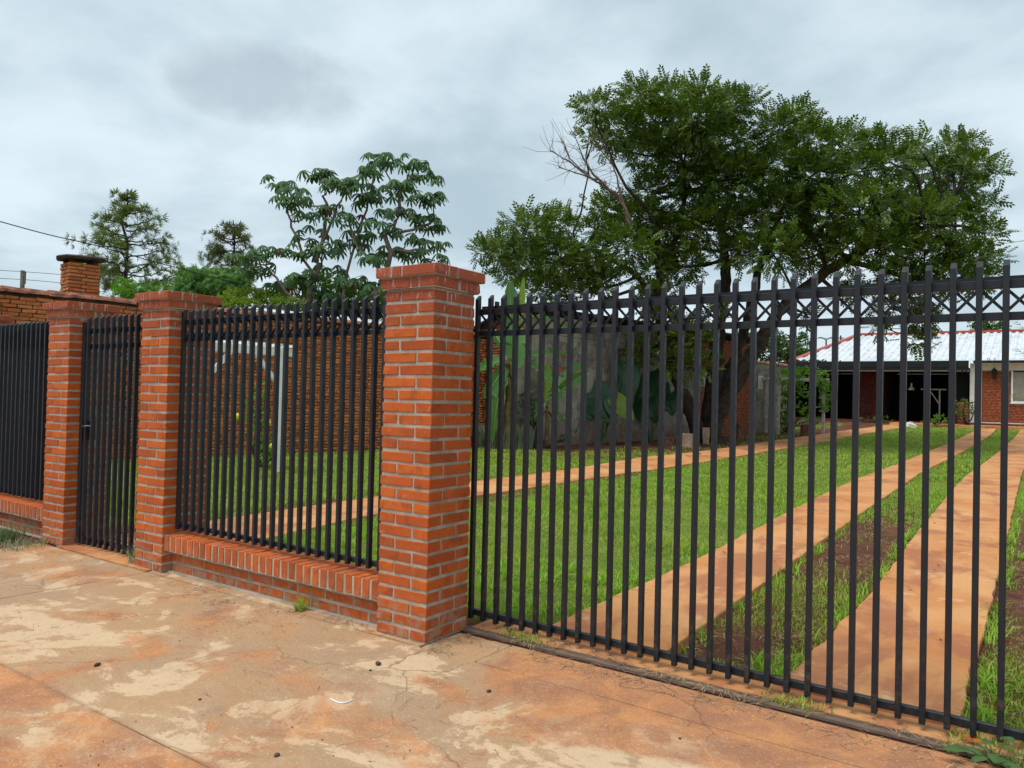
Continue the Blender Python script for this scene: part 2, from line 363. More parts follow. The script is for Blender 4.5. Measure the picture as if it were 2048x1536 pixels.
# peach concrete of path and driveway strips
M_PATH, t, b = newmat('peach_concrete')
P = coords(t); s = t.sep(P)
c = t.mix(t.rng(t.noise(P, .9, 6, .6, .3), .36, .64), (.61, .305, .125), (.52, .210, .072))
nearr = t.rng(s[1], 9., 1.2)
dirt = t.math('ADD', t.noise(t.scale(P, (1, .55, 1)), 1.7, 7, .62, .4), t.math('MULTIPLY', nearr, .07))
c = t.mix(t.math('MULTIPLY', t.rng(dirt, .50, .64), .78), c, (.34, .120, .060))
c = t.mix(t.math('MULTIPLY', t.rng(t.noise(P, 3.1, 7, .65), .58, .72), .55), c, (.68, .52, .36))
c = t.mix(t.math('MULTIPLY', t.rng(t.noise(P, 34., 6, .7), .52, .72), .45), c, (.28, .14, .075))
t.l(c, b.inputs['Base Color']); b.inputs['Roughness'].default_value = .85; b.inputs['Specular IOR Level'].default_value = .25
t.l(t.bump(t.noise(P, 24., 8, .7), .4, .008), b.inputs['Normal'])
# soil
M_SOIL, t, b = newmat('red_soil')
P = coords(t); s = t.sep(P)
c = t.mix(t.rng(t.noise(P, 2.2, 8, .65), .35, .65), (.155, .062, .036), (.085, .034, .022))
c = t.mix(t.math('MULTIPLY', t.rng(t.noise(P, 30., 5, .7), .5, .75), .5), c, (.24, .13, .08))
lawn = t.math('MULTIPLY', t.rng(s[0], -3.4, -3.2), t.rng(s[0], .6, .2))
lawn = t.math('MAXIMUM', lawn, t.math('MULTIPLY', t.rng(s[0], -5., -5.3), t.rng(s[1], 14., 10.)))
far = t.rng(s[1], 7., 12.)
lawn = t.math('MAXIMUM', lawn, t.math('MULTIPLY', far, t.rng(s[0], -3.6, -3.4)))
lawn = t.math('MULTIPLY', lawn, t.math('MULTIPLY', t.rng(s[1], .55, .9), t.rng(s[1], 37.5, 36.5)))
lawn = t.math('MAXIMUM', lawn, t.rng(s[1], 46., 60.))
c = t.mix(t.math('MULTIPLY', lawn, .85), c, t.mix(t.rng(t.noise(P, 3., 6, .6), .35, .65), (.11, .20, .03), (.20, .26, .05)))
t.l(c, b.inputs['Base Color']); b.inputs['Roughness'].default_value = .95; b.inputs['Specular IOR Level'].default_value = .15
t.l(t.bump(t.noise(P, 18., 9, .75), .9, .03), b.inputs['Normal'])

# ------------------------------------------------------------------ ground, pavement, path, driveway
ys = list(np.arange(-40, 0.3, 5.))+[.32, 2, 4, 6, 8]+list(np.arange(9, 40, 1.))+[41, 60, 120, 400, 1500]
mb = MB(); xs = [-1200, -200, -40, -15, -8, -4, 0, 4, 8, 15, 40, 200, 1200]
for yy in ys:
    for xx in xs: mb.v.append((xx, yy, float(gz(yy))-(.05 if yy < .33 else .012)))
nx = len(xs)
for i in range(len(ys)-1):
    for j in range(nx-1): mb.f.append((i*nx+j, i*nx+j+1, (i+1)*nx+j+1, (i+1)*nx+j))
tag(mb.build('ground', M_SOIL), kind='structure')
def slabmesh(name, quad, z0, zt, mat, jit=.0035, ch=.004, nsub=14):
    """a cast slab: ragged outline from quad corners [(x,y)*4] (ccw), chamfered top edge"""
    ring = []
    for k in range(4):
        a = np.array(quad[k]); bb = np.array(quad[(k+1) % 4])
        for i in range(nsub): ring.append(a+(bb-a)*i/nsub+rng.normal(0, jit, 2)*(1 if i else .3))
    cen = np.mean(ring, 0); n = len(ring); mb = MB()
    zt_ = zt if callable(zt) else (lambda p: zt)
    for lev in range(3):
        for p in ring:
            q = cen+(p-cen)*(1-(ch/np.linalg.norm(p-cen) if lev == 2 else 0))
            z = zt_(p); mb.v.append((q[0], q[1], z-.09 if lev == 0 else z-(ch if lev == 1 else 0)))
    for lev in range(2):
        for i in range(n): mb.f.append((lev*n+i, lev*n+(i+1) % n, (lev+1)*n+(i+1) % n, (lev+1)*n+i))
    mb.f.append(tuple(2*n+i for i in range(n)))
    return mb.mesh(name, mat)
mb = MB(); mb.box((-2, -4.2, -.024), (30, 9.2, .03)); pave = tag(mb.build('pavement', M_SOIL), kind='structure')
cuts_a = [-4.62, -2.85, 3.4, 7.0]
for i in range(len(cuts_a)-1):
    x0, x1 = cuts_a[i]+.003, cuts_a[i+1]-.003
    obj('slab', slabmesh('slab', [(x0, -1.5995), (x1, -1.5995), (x1, -.045), (x0, -.045)], -.06, 0., M_PAVE), pave)
cuts_b = [-9, -4.2, 4.0, 8.]
for i in range(len(cuts_b)-1):
    x0, x1 = cuts_b[i]+.005, cuts_b[i+1]-.005
    obj('slab', slabmesh('slab', [(x0, -4.6), (x1, -4.6), (x1, -1.6012), (x0, -1.6012)], -.06, -.002, M_PAVE), pave)
obj('slab', slabmesh('slab', [(.395, -.037), (7, -.037), (7, .315), (.395, .315)], -.06, .0, M_PAVE), pave)
obj('slab', slabmesh('slab', [(-.0, -.037), (.388, -.037), (.388, .315), (-.0, .315)], -.06, -.002, M_PAVE), pave)
obj('slab', slabmesh('slab', [(-2.85, -.037), (-.01, -.037), (-.01, .30), (-2.85, .30)], -.06, .002, M_PAVE), pave)
obj('slab', slabmesh('slab', [(-4.33, -.037), (-2.86, -.037), (-2.86, .42), (-4.33, .42)], -.06, .012, M_PATH), pave)

def polyfun(pix, extra_lo=None):
    W_ = [gp(*p)[:2] for p in pix]
    if extra_lo: W_ = list(extra_lo)+W_
    W_ = sorted(W_, key=lambda q: q[1]); Y_ = np.array([q[1] for q in W_]); X_ = np.array([q[0] for q in W_])
    return lambda y: np.interp(y, Y_, X_)
p1L = polyfun([(565, 1024), (754, 997), (951, 965), (1120, 944), (1280, 917), (1400, 905), (1535, 884), (1674, 864), (1804, 847)], [(-4.36, .43), (-4.45, 1.5)])
p1R = polyfun([(571, 1073), (637, 1057), (756, 1030), (951, 995), (1200, 957), (1535, 904), (1721, 870), (1813, 854)], [(-3.05, .43)])
s2L = polyfun([(1178, 1225), (1411, 1116), (1622, 1003), (1708, 962), (1860, 903), (1951, 862)], [(.41, .62)])
s2R = polyfun([(1360, 1297), (1510, 1185), (1700, 1045), (1840, 948), (1913, 911), (1985, 868)], [(1.19, .62)])
s3L = polyfun([(1590, 1350), (1750, 1185), (1840, 1060), (1924, 959), (2037, 868)], [(1.84, .62)])
s3R = lambda y: np.interp(y, [0, 4, 15, 40], [2.62, 2.63, 2.58, 2.75])
def strip(name, fL, fR, y0, y1, step, lift=.03):
    root = None; ycuts = [y0]
    while ycuts[-1] < y1: ycuts.append(min(y1, ycuts[-1]+step*random.uniform(.93, 1.07)))
    root = empty(name, (float(fL(y0)), y0, 0)); root['kind'] = 'structure'
    o0 = Vector(root.location)
    for a, b_ in zip(ycuts[:-1], ycuts[1:]):
        if b_-a < .1: continue
        zt = lambda p: float(gz(p[1]))+lift
        q = [(float(fL(a)), a+.004), (float(fR(a)), a+.004), (float(fR(b_)), b_-.004), (float(fL(b_)), b_-.004)]
        me = slabmesh('slab', q, float(gz(a))-.06, zt, M_PATH, .006, .008)
        o = obj('slab', me, root); o.location = -o0
    return root
strip('garden_path', p1L, p1R, .44, 36.8, 1.25)
strip('driveway_strip', s2L, s2R, .62, 36.5, 2.4)
strip('driveway_strip', s3L, s3R, .62, 36.5, 2.4)
mb = MB(); mb.box((1.5, 37.6, float(gz(38))-.02), (9., 1.9, .16)); tag(mb.build('house_terrace', M_PATH), kind='structure')

# ------------------------------------------------------------------ brick masonry
def brick_mesh(l, w, h, mat, jit=.0012, ch=.003):
    """a bricklike block with chamfered, slightly uneven edges, centred on its own middle"""
    V = []; idx = {}; hs = (l/2, w/2, h/2)
    jc = {}
    for sx in (-1, 1):
        for sy in (-1, 1):
            for sz in (-1, 1):
                j = rng.normal(0, jit, 3)
                for ax in range(3):
                    p = [sx*hs[0]+j[0], sy*hs[1]+j[1], sz*hs[2]+j[2]]
                    for k, sg in enumerate((sx, sy, sz)):
                        if k != ax: p[k] -= sg*ch
                    idx[(sx, sy, sz, ax)] = len(V); V.append(tuple(p))
    F = []
    for ax in range(3):
        o = [k for k in range(3) if k != ax]
        for sg in (-1, 1):
            loop = []
            for a, b_ in ((-1, -1), (1, -1), (1, 1), (-1, 1)):
                k = [0, 0, 0]; k[ax] = sg; k[o[0]] = a; k[o[1]] = b_; loop.append(idx[(*k, ax)])
            F.append(tuple(loop))
    for ax in range(3):                                       # edge chamfers along axis ax
        o = [k for k in range(3) if k != ax]
        for a in (-1, 1):
            for b_ in (-1, 1):
                q = []
                for e, face in ((-1, o[0]), (1, o[0]), (1, o[1]), (-1, o[1])):
                    k = [0, 0, 0]; k[ax] = e; k[o[0]] = a; k[o[1]] = b_; q.append(idx[(*k, face)])
                F.append(tuple(q))
    for sx in (-1, 1):
        for sy in (-1, 1):
            for sz in (-1, 1): F.append(tuple(idx[(sx, sy, sz, ax)] for ax in range(3)))
    me = bpy.data.meshes.new('brick'); me.from_pydata(V, [], F); me.materials.append(mat)
    import bmesh
    bm = bmesh.new(); bm.from_mesh(me); bmesh.ops.recalc_face_normals(bm, faces=bm.faces); bm.to_mesh(me); bm.free()
    return me
_bm = {}
def get_brick(l, w, h, mat, nvar=6, jit=.0013, ch=.003):
    key = (round(l, 3), round(w, 3), round(h, 3), mat.name)
    if key not in _bm: _bm[key] = [brick_mesh(l, w, h, mat, jit, ch) for _ in range(nvar)]
    return random.choice(_bm[key])
def put_brick(parent, mat, x0, x1, y0, y1, z0, z1, name='brick', wob=.0008):
    me = get_brick(x1-x0, y1-y0, z1-z0, mat)
    return obj(name, me, parent, ((x0+x1)/2+random.gauss(0, wob), (y0+y1)/2+random.gauss(0, wob), (z0+z1)/2+random.gauss(0, wob*.8)), (random.gauss(0, .0025), random.gauss(0, .0025), random.gauss(0, .0025)))
S, BL, BW, BH, PIT = .39, .255, .12, .055, .074
def ring(parent, s, L, W, z0, h, typ, off=0., fill=0.):
    """one course of four bricks round a square pier, corner at (off,-off); fill = cut piece closing each side"""
    a, b_ = -S-off, off; c0, c1 = -off, S+off; j = .015
    if typ == 'A':
        R = [(b_-L, b_, c0, c0+W), (b_-W, b_, c1-L, c1), (a, a+L, c1-W, c1), (a, a+W, c0, c0+L)]
        Fp = [(a+W+j, b_-L-j, c0, c0+W), (b_-W, b_, c0+W+j, c1-L-j), (a+L+j, b_-W-j, c1-W, c1), (a, a+W, c0+L+j, c1-W-j)]
    else:
        R = [(a, a+L, c0, c0+W), (b_-W, b_, c0, c0+L), (b_-L, b_, c1-W, c1), (a, a+W, c1-L, c1)]
        Fp = [(a+L+j, b_-W-j, c0, c0+W), (b_-W, b_, c0+L+j, c1-W-j), (a+W+j, b_-L-j, c1-W, c1), (a, a+W, c0+W+j, c1-L-j)]
    for r in R: put_brick(parent, M_BRICK, *r, z0, z0+h)
    if fill:
        for r in Fp:
            if r[1]-r[0] > .015 and r[3]-r[2] > .015: put_brick(parent, M_BRICK, *r, z0, z0+h, 'cut_brick')
def pillar(xr, label):
    root = empty('brick_pillar', (xr, 0, 0), label, 'pillar', 'brick pillars of the street fence')
    for k in range(28): ring(root, S, BL, BW, k*PIT+.010, BH, 'B' if k % 2 == 0 else 'A')
    ring(root, S, .235, BW, 2.084, .055, 'B', .022, .04)
    ring(root, S, .260, BW, 2.150, .060, 'A', .045, .07)
    mb = MB(); g = .0055
    mb.box((-S/2, S/2, 1.039), (S-2*g, S-2*g, 2.078)); mb.box((-S/2, S/2, 2.1125), (S+.044-2*g, S+.044-2*g, .069)); mb.box((-S/2, S/2, 2.176), (S+.09-2*g, S+.09-2*g, .058))
    mb.box((-S/2, S/2, 2.208), (S+.09-.03, S+.09-.03, .008))
    mb.build('mortar', M_MORTAR, root)
    return root
pillar(0., 'tall brick pillar at the end of the long sliding gate')
pillar(-2.72, 'brick pillar between the narrow pedestrian gate and the fence panel by the lawn path')
pillar(-4.305, 'brick pillar on the latch side of the narrow pedestrian gate')
pillar(-6.56, 'brick pillar mostly hidden behind the closely seen bars, only its cap showing')
def low_wall(x0, x1, label):
    root = empty('low_brick_wall', (x0, .1, 0), label, 'low wall', 'low walls under the fence panels')
    o = root.location
    def pb(a, b_, c, d, e, f, nm='brick'): put_brick(root, M_BRICK, a-o.x, b_-o.x, c-o.y, d-o.y, e, f, nm)
    for k, sh in ((0, .0), (1, .13)):
        x = x0+.012-sh
        while x < x1-.03:
            a, b_ = max(x, x0+.008), min(x+BL, x1-.008)
            if b_-a > .03: pb(a, b_, .09, .21, .012+k*PIT, .012+k*PIT+BH)
            x += BL+.015
    n = int(round((x1-x0)/.0765)); p = (x1-x0)/n
    for i in range(n): pb(x0+p*i+.010, x0+p*(i+1)-.010, .016, .275, .186, .301, 'coping_brick')
    mb = MB(); mb.box(((x0+x1)/2-o.x, .15-o.y, .085), (x1-x0, .112, .17)); mb.box(((x0+x1)/2-o.x, .146-o.y, .2365), (x1-x0, .251, .118))
    mb.box(((x0+x1)/2-o.x, .075-o.y, .006), (x1-x0, .05, .012))
    mb.build('mortar', M_MORTAR, root)
low_wall(-2.72, -.39, 'low brick wall with upright coping bricks beside the tall gate-end pillar')
low_wall(-6.56, -4.695, 'low brick wall with upright coping bricks beside a patch of weeds')

# ------------------------------------------------------------------ metal fence panels and gates
_cache = {}
def barmesh(w, d, h, cut=.028):
    k = ('bar', w, d, round(h, 3))
    if k not in _cache:
        mb = MB(); a = w/2
        v = [(-a, 0, 0), (a, 0, 0), (a, d, 0), (-a, d, 0), (-a, 0, h-cut), (a, 0, h-cut), (a, d, h), (-a, d, h)]
        mb.add(v, [(3, 2, 1, 0), (4, 5, 6, 7), (0, 1, 5, 4), (1, 2, 6, 5), (2, 3, 7, 6), (3, 0, 4, 7)])
        me = mb.mesh('bar', M_METAL); import bmesh
        bm = bmesh.new(); bm.from_mesh(me); bmesh.ops.bevel(bm, geom=[e for e in bm.edges], offset=.0016, segments=1, affect='EDGES'); bm.to_mesh(me); bm.free()
        _cache[k] = me
    return _cache[k]
def boxmesh(key, d, mat, bev=.0015):
    if key not in _cache:
        mb = MB(); mb.box((0, 0, 0), d); me = mb.mesh(key, mat); import bmesh
        bm = bmesh.new(); bm.from_mesh(me); bmesh.ops.bevel(bm, geom=list(bm.edges), offset=bev, segments=1, affect='EDGES'); bm.to_mesh(me); bm.free()
        _cache[key] = me
    return _cache[key]
def panel(name, label, cat, group, xs, y, zb, zt, rails, x0, x1, lattice=None, bw=.025, bd=.030, rd=.032, slant=0.):
    root = empty(name, ((x0+x1)/2, y, 0), label, cat, group); o = root.location
    for x in xs:
        obj('bar', barmesh(bw, bd, zt-zb), root, (x-o.x+random.gauss(0, .001), 0, zb+random.gauss(0, .002)), (random.gauss(0, .0012), 0, random.gauss(0, .02)))
    for k, (z0, z1) in enumerate(rails):
        me = boxmesh('rail_%s_%d' % (label[:12], k), (x1-x0, rd, z1-z0), M_METAL); me.name = 'rail'
        obj('rail', me, root, (0, bd+rd/2-.002, (z0+z1)/2))
    if lattice:
        z0, z1 = lattice; p = xs[1]-xs[0]
        for k, sg in ((0, 1), (1, -1)):
            key = 'brace%d_%s' % (k, label[:8])
            if key not in _cache:
                mb = MB(); mb.bar((-p/2*sg, 0, z0), (p/2*sg, 0, z1), .0125, .008, up=(0, 1, 0)); _cache[key] = mb.mesh('lattice_brace', M_METAL)
        for a, b_ in zip(xs[:-1], xs[1:]):
            for k in (0, 1): obj('lattice_brace', _cache['brace%d_%s' % (k, label[:8])], root, ((a+b_)/2-o.x, bd+.010+k*.0095, 0))
    return root
pg = 'charcoal fence panels and gates'
g = panel('sliding_gate', 'long charcoal sliding gate across the driveway with crossed bracing between its top rails', 'gate', pg,
      [-.052+.0978*i for i in range(56)], .480, .036, 2.089, [(1.967, 2.003), (1.829, 1.863), (.054, .090)], -.06, 5.4, (1.863, 1.967), bd=.033)
mb = MB(); mb.box((2.67-2.67, .105, 2.012), (5.5, .030, .030)); mb.build('guide_channel', M_METAL, g)
mb = MB(); mb.box((-2.64, .105, 2.03), (.016, .03, .05)); mb.build('guide_stop', M_METAL, g)
panel('fence_panel', 'charcoal bar fence panel standing on the low wall in front of the lemon shrub', 'fence', pg,
      [-2.697+.096*i for i in range(24)], .100, .336, 2.078, [(1.966, 1.997), (1.826, 1.857), (.348, .380)], -2.715, -.395, (1.857, 1.966), bd=.033)
panel('fence_panel', 'charcoal bar fence panel that looks almost solid, above the weedy patch of ground', 'fence', pg,
      [-6.53+.096*i for i in range(20)], .100, .336, 2.078, [(1.966, 1.997), (1.826, 1.857), (.348, .380)], -6.555, -4.70, (1.857, 1.966), bd=.042)
g = panel('pedestrian_gate', 'narrow charcoal pedestrian gate between two brick pillars', 'gate', pg,
      [-4.172+.0992*i for i in range(11)], .100, .030, 2.085, [(1.93, 1.97), (1.79, 1.83), (.055, .095)], -4.23, -3.115, bd=.034)
mb = MB(); mb.box((-4.250+3.6725, .03, 1.03), (.05, .06, 2.0)); mb.build('gate_post', M_METAL, g)
mb = MB(); mb.box((-3.128+3.6725, .03, 1.03), (.02, .06, 2.0)); mb.build('gate_post', M_METAL, g)
mb = MB(); mb.box((-4.155+3.6725, .045, 1.05), (.10, .03, .17)); lk = mb.build('lock_case', M_METAL, g)
mb = MB(); mb.bar((-4.175+3.6725, -.02, 1.09), (-4.13+3.6725, -.02, 1.09), .008); mb.tube([(-4.13+3.6725, -.02, 1.09), (-4.13+3.6725, .04, 1.09)], .008, 8); mb.build('handle', M_CHROME, lk)
for z in (.35, 1.0, 1.65):
    mb = MB(); mb.tube([(-3.128+3.6725, -.008, z-.05), (-3.128+3.6725, -.008, z+.05)], .011, 8); mb.build('hinge', M_METAL, g)
mb = MB(); mb.box((2.7, .372, .003), (5.4, .045, .014)); mb.box((2.7, .398, .008), (5.4, .008, .014))
tag(mb.build('gate_track', M_STEEL), 'dark steel track set in the ground along the sliding gate', 'track')
mb = MB(); mb.box((2.7, .54, -.02), (5.4, .2, .05)); tag(mb.build('gate_threshold', M_PATH), kind='structure')

# ------------------------------------------------------------------ boundary wall of old brick, chimney, neighbour building
WD = _u([.21, .98, 0.]); WRZ = math.atan2(WD[1], WD[0]); WN = np.array([WD[1], -WD[0], 0.])
def wall_u(px, py, P0):                                      # distance along the wall line seen at a pixel
    r = ray(px, py); t_ = ((np.array(P0)-CAM) @ WN)/(r @ WN); q = CAM+t_*r; return float((q-np.array(P0)) @ WD), float(q[2])
def boxes_mesh(name, B, mat, jit=.004):
    """many brick blocks (x0,x1,y0,y1,z0,z1) as one mesh"""
    B = np.array(B); n = len(B); ix = np.array([[0, 2, 4], [1, 2, 4], [1, 3, 4], [0, 3, 4], [0, 2, 5], [1, 2, 5], [1, 3, 5], [0, 3, 5]])
    V = B[:, ix]+rng.normal(0, jit, (n, 8, 3)); F = np.array([(3, 2, 1, 0), (4, 5, 6, 7), (0, 1, 5, 4), (1, 2, 6, 5), (2, 3, 7, 6), (3, 0, 4, 7)])
    T = (F[None]+np.arange(n)[:, None, None]*8).reshape(-1, 4)
    return tri_mesh(name, V.reshape(-1, 3), T, mat)
def lay(u0, u1, z0, z1, bl, bh, jt, proud=.008, th=.12):
    B = []; z = z0; k = 0
    while z+bh < z1+.001:
        u = u0-(bl/2 if k % 2 else 0)-random.uniform(0, .05)
        while u < u1:
            L = bl*random.uniform(.82, 1.12); a, b_ = max(u, u0), min(u+L, u1)
            if b_-a > .03:
                p = random.uniform(-proud, proud); dz = random.uniform(-.004, .004)
                B.append((a, b_-jt, p, th, z+dz, z+dz+bh-jt*.7))
            u += L
        z += bh+random.uniform(-.002, .002); k += 1
    return B
def quick_brick(b_, mat, parent, name='brick'):
    me = brick_mesh(b_[1]-b_[0], b_[3]-b_[2], b_[5]-b_[4], mat, .004, .005)
    return obj(name, me, parent, ((b_[0]+b_[1])/2, (b_[2]+b_[3])/2, (b_[4]+b_[5])/2))
P0 = (-13.15, 1.35, 0.)
wl = empty('boundary_wall', P0, 'high orange wall of rough old bricks with a clay tile coping, behind the lemon shrub', 'wall', rz=WRZ)
B = lay(0, 13.4, -.05, 3.17, .262, .0735, .014)
M4 = Matrix.Translation(P0) @ Matrix.Rotation(WRZ, 4, 'Z')
def score(b_):
    c = M4 @ Vector(((b_[0]+b_[1])/2, b_[2], (b_[4]+b_[5])/2)); px, py, D = proj(c)
    vis = (-5 < px < 272 and py < 650) or (428 < px < 762 and py > 590) or (950 < px < 1010)
    return ((b_[1]-b_[0])/D**2 if vis else 0)
B.sort(key=score, reverse=True)
for b_ in B[:290]: quick_brick(b_, M_OLD, wl)
o = obj('bricks', boxes_mesh('bricks', B[290:], M_OLDS), wl); o['kind'] = 'stuff'
mb = MB(); mb.box((6.7, .16, 1.56), (13.4, .29, 3.22)); mb.build('wall_core', M_MUD, wl)
tm = []
for v in range(4):                                            # half-round clay tiles laid end to end along the coping
    mb = MB(); n = 7; L = .42
    for x_, r_ in ((0, .115), (.02, .122), (L, .098)):
        for j in range(n):
            a = math.pi*j/(n-1); mb.v.append((x_, .13+r_*1.5*math.cos(a)+random.gauss(0, .003), r_*.95*math.sin(a)+random.gauss(0, .003)))
    for i in range(2):
        for j in range(n-1): mb.f.append((i*n+j, i*n+j+1, (i+1)*n+j+1, (i+1)*n+j))
    mb.f.append(tuple(range(n))); mb.f.append(tuple(2*n+j for j in reversed(range(n))))
    tm.append(mb.mesh('tile', M_TILE))
u = -.05
while u < 13.2:
    obj('tile', random.choice(tm), wl, (u, random.gauss(0, .012), 3.165+random.gauss(0, .008)), (random.gauss(0, .05), random.gauss(0, .02), random.gauss(0, .03)))
    u += random.uniform(.37, .40)
uc0, _ = wall_u(118, 590, P0); uc1, _ = wall_u(196, 598, P0)
ch = empty('chimney', tuple(np.array(P0)+WD*(uc0+.22)-WN*.30+np.array([0, 0, 3.1])), 'crumbling old brick chimney with a dark slate cap above the wall coping', 'chimney', rz=WRZ+.06)
w_ = (uc1-uc0)*.86; dpt = .52
for k in range(11):
    z0 = .02+k*.072
    for (a, b_, c, d) in (((0, w_*.55, 0, .13), (w_*.56, w_, .0, .13)) if k % 2 else ((0, w_*.4, 0, .13), (w_*.41, w_, .0, .13))):
        quick_brick((a, b_-.01, c+random.uniform(-.014, .010), d, z0, z0+.056), M_OLD, ch)
    for (c, d) in (((.135, .33), (.335, dpt)) if k % 2 else ((.135, .24), (.245, dpt))):
        quick_brick((random.uniform(-.012, .012), .13, c, d-.01, z0, z0+.056), M_OLD, ch)
        quick_brick((w_-.13, w_+random.uniform(-.012, .012), c, d-.01, z0, z0+.056), M_OLD, ch)
mb = MB(); mb.box((w_/2, dpt/2, .40), (w_-.03, dpt-.03, .80)); mb.build('mud_mortar', simple('mud', (.17, .10, .06), (.085, .055, .038), 9, .95, .8, 25), ch)
for cx_, cy_ in ((.08, .08), (w_-.08, .08), (.08, dpt-.08), (w_-.08, dpt-.08)):
    mb = MB(); mb.box((cx_, cy_, .835), (.09, .09, .085)); mb.build('cap_support', M_MUD, ch)
mb = MB(); n = 12; zc_ = .88
for lev, sc in ((0, .94), (.045, 1.), (.075, .9)):
    for j in range(n):
        a = 2*math.pi*j/n+.2; q = (abs(math.cos(a))**4+abs(math.sin(a))**4)**-.25
        mb.v.append((w_/2+math.cos(a)*q*(w_/2+.15)*sc*(1+.07*math.sin(j*2.3)), dpt/2+math.sin(a)*q*(dpt/2+.12)*sc*(1+.06*math.cos(j*1.7)), zc_+lev+.02*math.cos(a)))
for lev in range(2):
    for j in range(n): mb.f.append((lev*n+j, lev*n+(j+1) % n, (lev+1)*n+(j+1) % n, (lev+1)*n+j))
mb.f.append(tuple(reversed(range(n)))); mb.f.append(tuple(2*n+j for j in range(n)))
mb.build('cap', M_SLATE, ch)
# white metal sheet of a shed just behind the wall
us0 = wall_u(590, 630, P0)[0]; us1 = wall_u(762, 640, P0)[0]+3.
mb = MB(); N = 60
for i in range(N+1):
    uu = us0+(us1-us0)*i/N; zz = .02*math.sin(i*2.1)
    for (dy, dz) in ((.34, 3.26), (2.6, 3.62)):
        p = np.array(P0)+WD*uu-WN*dy; mb.v.append((p[0], p[1], dz+zz))
for i in range(N): mb.f.append((2*i, 2*i+2, 2*i+3, 2*i+1))
sh = mb.build('shed_roof', M_SHEET); tag(sh, 'white metal shed roof edge showing above the high brick wall', 'roof')
so_ = sh.modifiers.new('thick', 'SOLIDIFY'); so_.thickness = .02
# shed walls so that the roof rests on something
mb = MB(); pm = np.array(P0)+WD*((us0+us1)/2)-WN*1.5; mb.box((pm[0], pm[1], 1.62), (us1-us0-.3, 2.1, 3.24), WRZ); mb.build('shed_wall', M_PLASTER, sh)

GP0 = (-9.36, 14.25, 0.)
nb = empty('neighbour_building', GP0, 'tall grey plastered side of a building with a bare brick end, behind the elephant ears', 'building', rz=WRZ)
ub = wall_u(1398, 760, GP0)[0]; ue = wall_u(1499, 760, GP0)[0]
mb = MB(); mb.box((ub/2, .15, 1.9), (ub, .30, 3.9)); mb.build('wall', M_PLASTER, nb)
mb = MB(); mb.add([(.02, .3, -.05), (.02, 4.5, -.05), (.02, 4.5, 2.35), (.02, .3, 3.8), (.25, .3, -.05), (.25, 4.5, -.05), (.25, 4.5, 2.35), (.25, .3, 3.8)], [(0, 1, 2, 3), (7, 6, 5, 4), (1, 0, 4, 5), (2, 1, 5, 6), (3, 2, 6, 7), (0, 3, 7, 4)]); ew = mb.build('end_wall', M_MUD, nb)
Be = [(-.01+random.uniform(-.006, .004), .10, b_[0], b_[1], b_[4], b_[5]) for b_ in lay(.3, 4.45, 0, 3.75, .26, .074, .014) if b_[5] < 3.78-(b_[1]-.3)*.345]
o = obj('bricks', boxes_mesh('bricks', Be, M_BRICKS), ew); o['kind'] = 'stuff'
mb = MB(); mb.box(((ub+ue)/2, .21, 1.9), (ue-ub, .30, 3.88)); bw_ = mb.build('brick_wall', M_MUD, nb)
Bn = lay(ub+.02, ue, -.0, 3.80, .255, .074, .012, .006)
hid = []; vis_ = []
M5 = Matrix.Translation(GP0) @ Matrix.Rotation(WRZ, 4, 'Z')
wht = []
for b_ in Bn:
    px, py, D = proj(M5 @ Vector(((b_[0]+b_[1])/2, b_[2], (b_[4]+b_[5])/2)))
    (wht if (1394 < px < 1414 and 742 < py < 774) else hid).append(b_)
o = obj('bricks', boxes_mesh('bricks', hid, M_BRICKS), bw_); o['kind'] = 'stuff'
if wht: o = obj('painted_bricks', boxes_mesh('painted_bricks', wht, M_GREYPAINT), bw_); o['kind'] = 'stuff'
for (px, py) in ((1119, 711), (1126, 713), (1116, 737), (1128, 735), (1121, 739), (1208, 763)):
    uu, zz = wall_u(px, py, GP0); quick_brick((uu-.14, uu+.14, -.012, .05, zz-.03, zz+.028), M_OLD, nb, 'exposed_brick')
mb = MB(); mb.box((ue/2, 2.05, 3.20), (ue+.5, 5.0, .06), 0, Matrix.Rotation(-math.atan(.345), 3, 'X')); mb.build('roof', M_BLACK, nb)
# lower grey wall with tile coping and a paper notice
LP0 = tuple(np.array(GP0)+WD*ue)
lw = empty('garden_wall', (LP0[0], LP0[1], 0), 'stained grey garden wall with orange tile coping and a pinned paper', 'wall', rz=WRZ)
ul = wall_u(1575, 800, LP0)[0]; zl = wall_u(1525, 727, LP0)[1]
mb = MB(); mb.box((ul/2, .15, zl/2), (ul, .26, zl)); mb.build('wall', M_PLASTER, lw)
u = 0
while u < ul-.1: obj('tile', tm[random.randrange(4)], lw, (u, 0, zl-.01), (0, 0, random.gauss(0, .03))); u += .39
uu, zz = wall_u(1522, 765, LP0)
mb = MB(); mb.box((uu, .012, zz), (.42, .006, .55)); mb.build('paper_notice', M_PAPER, lw)

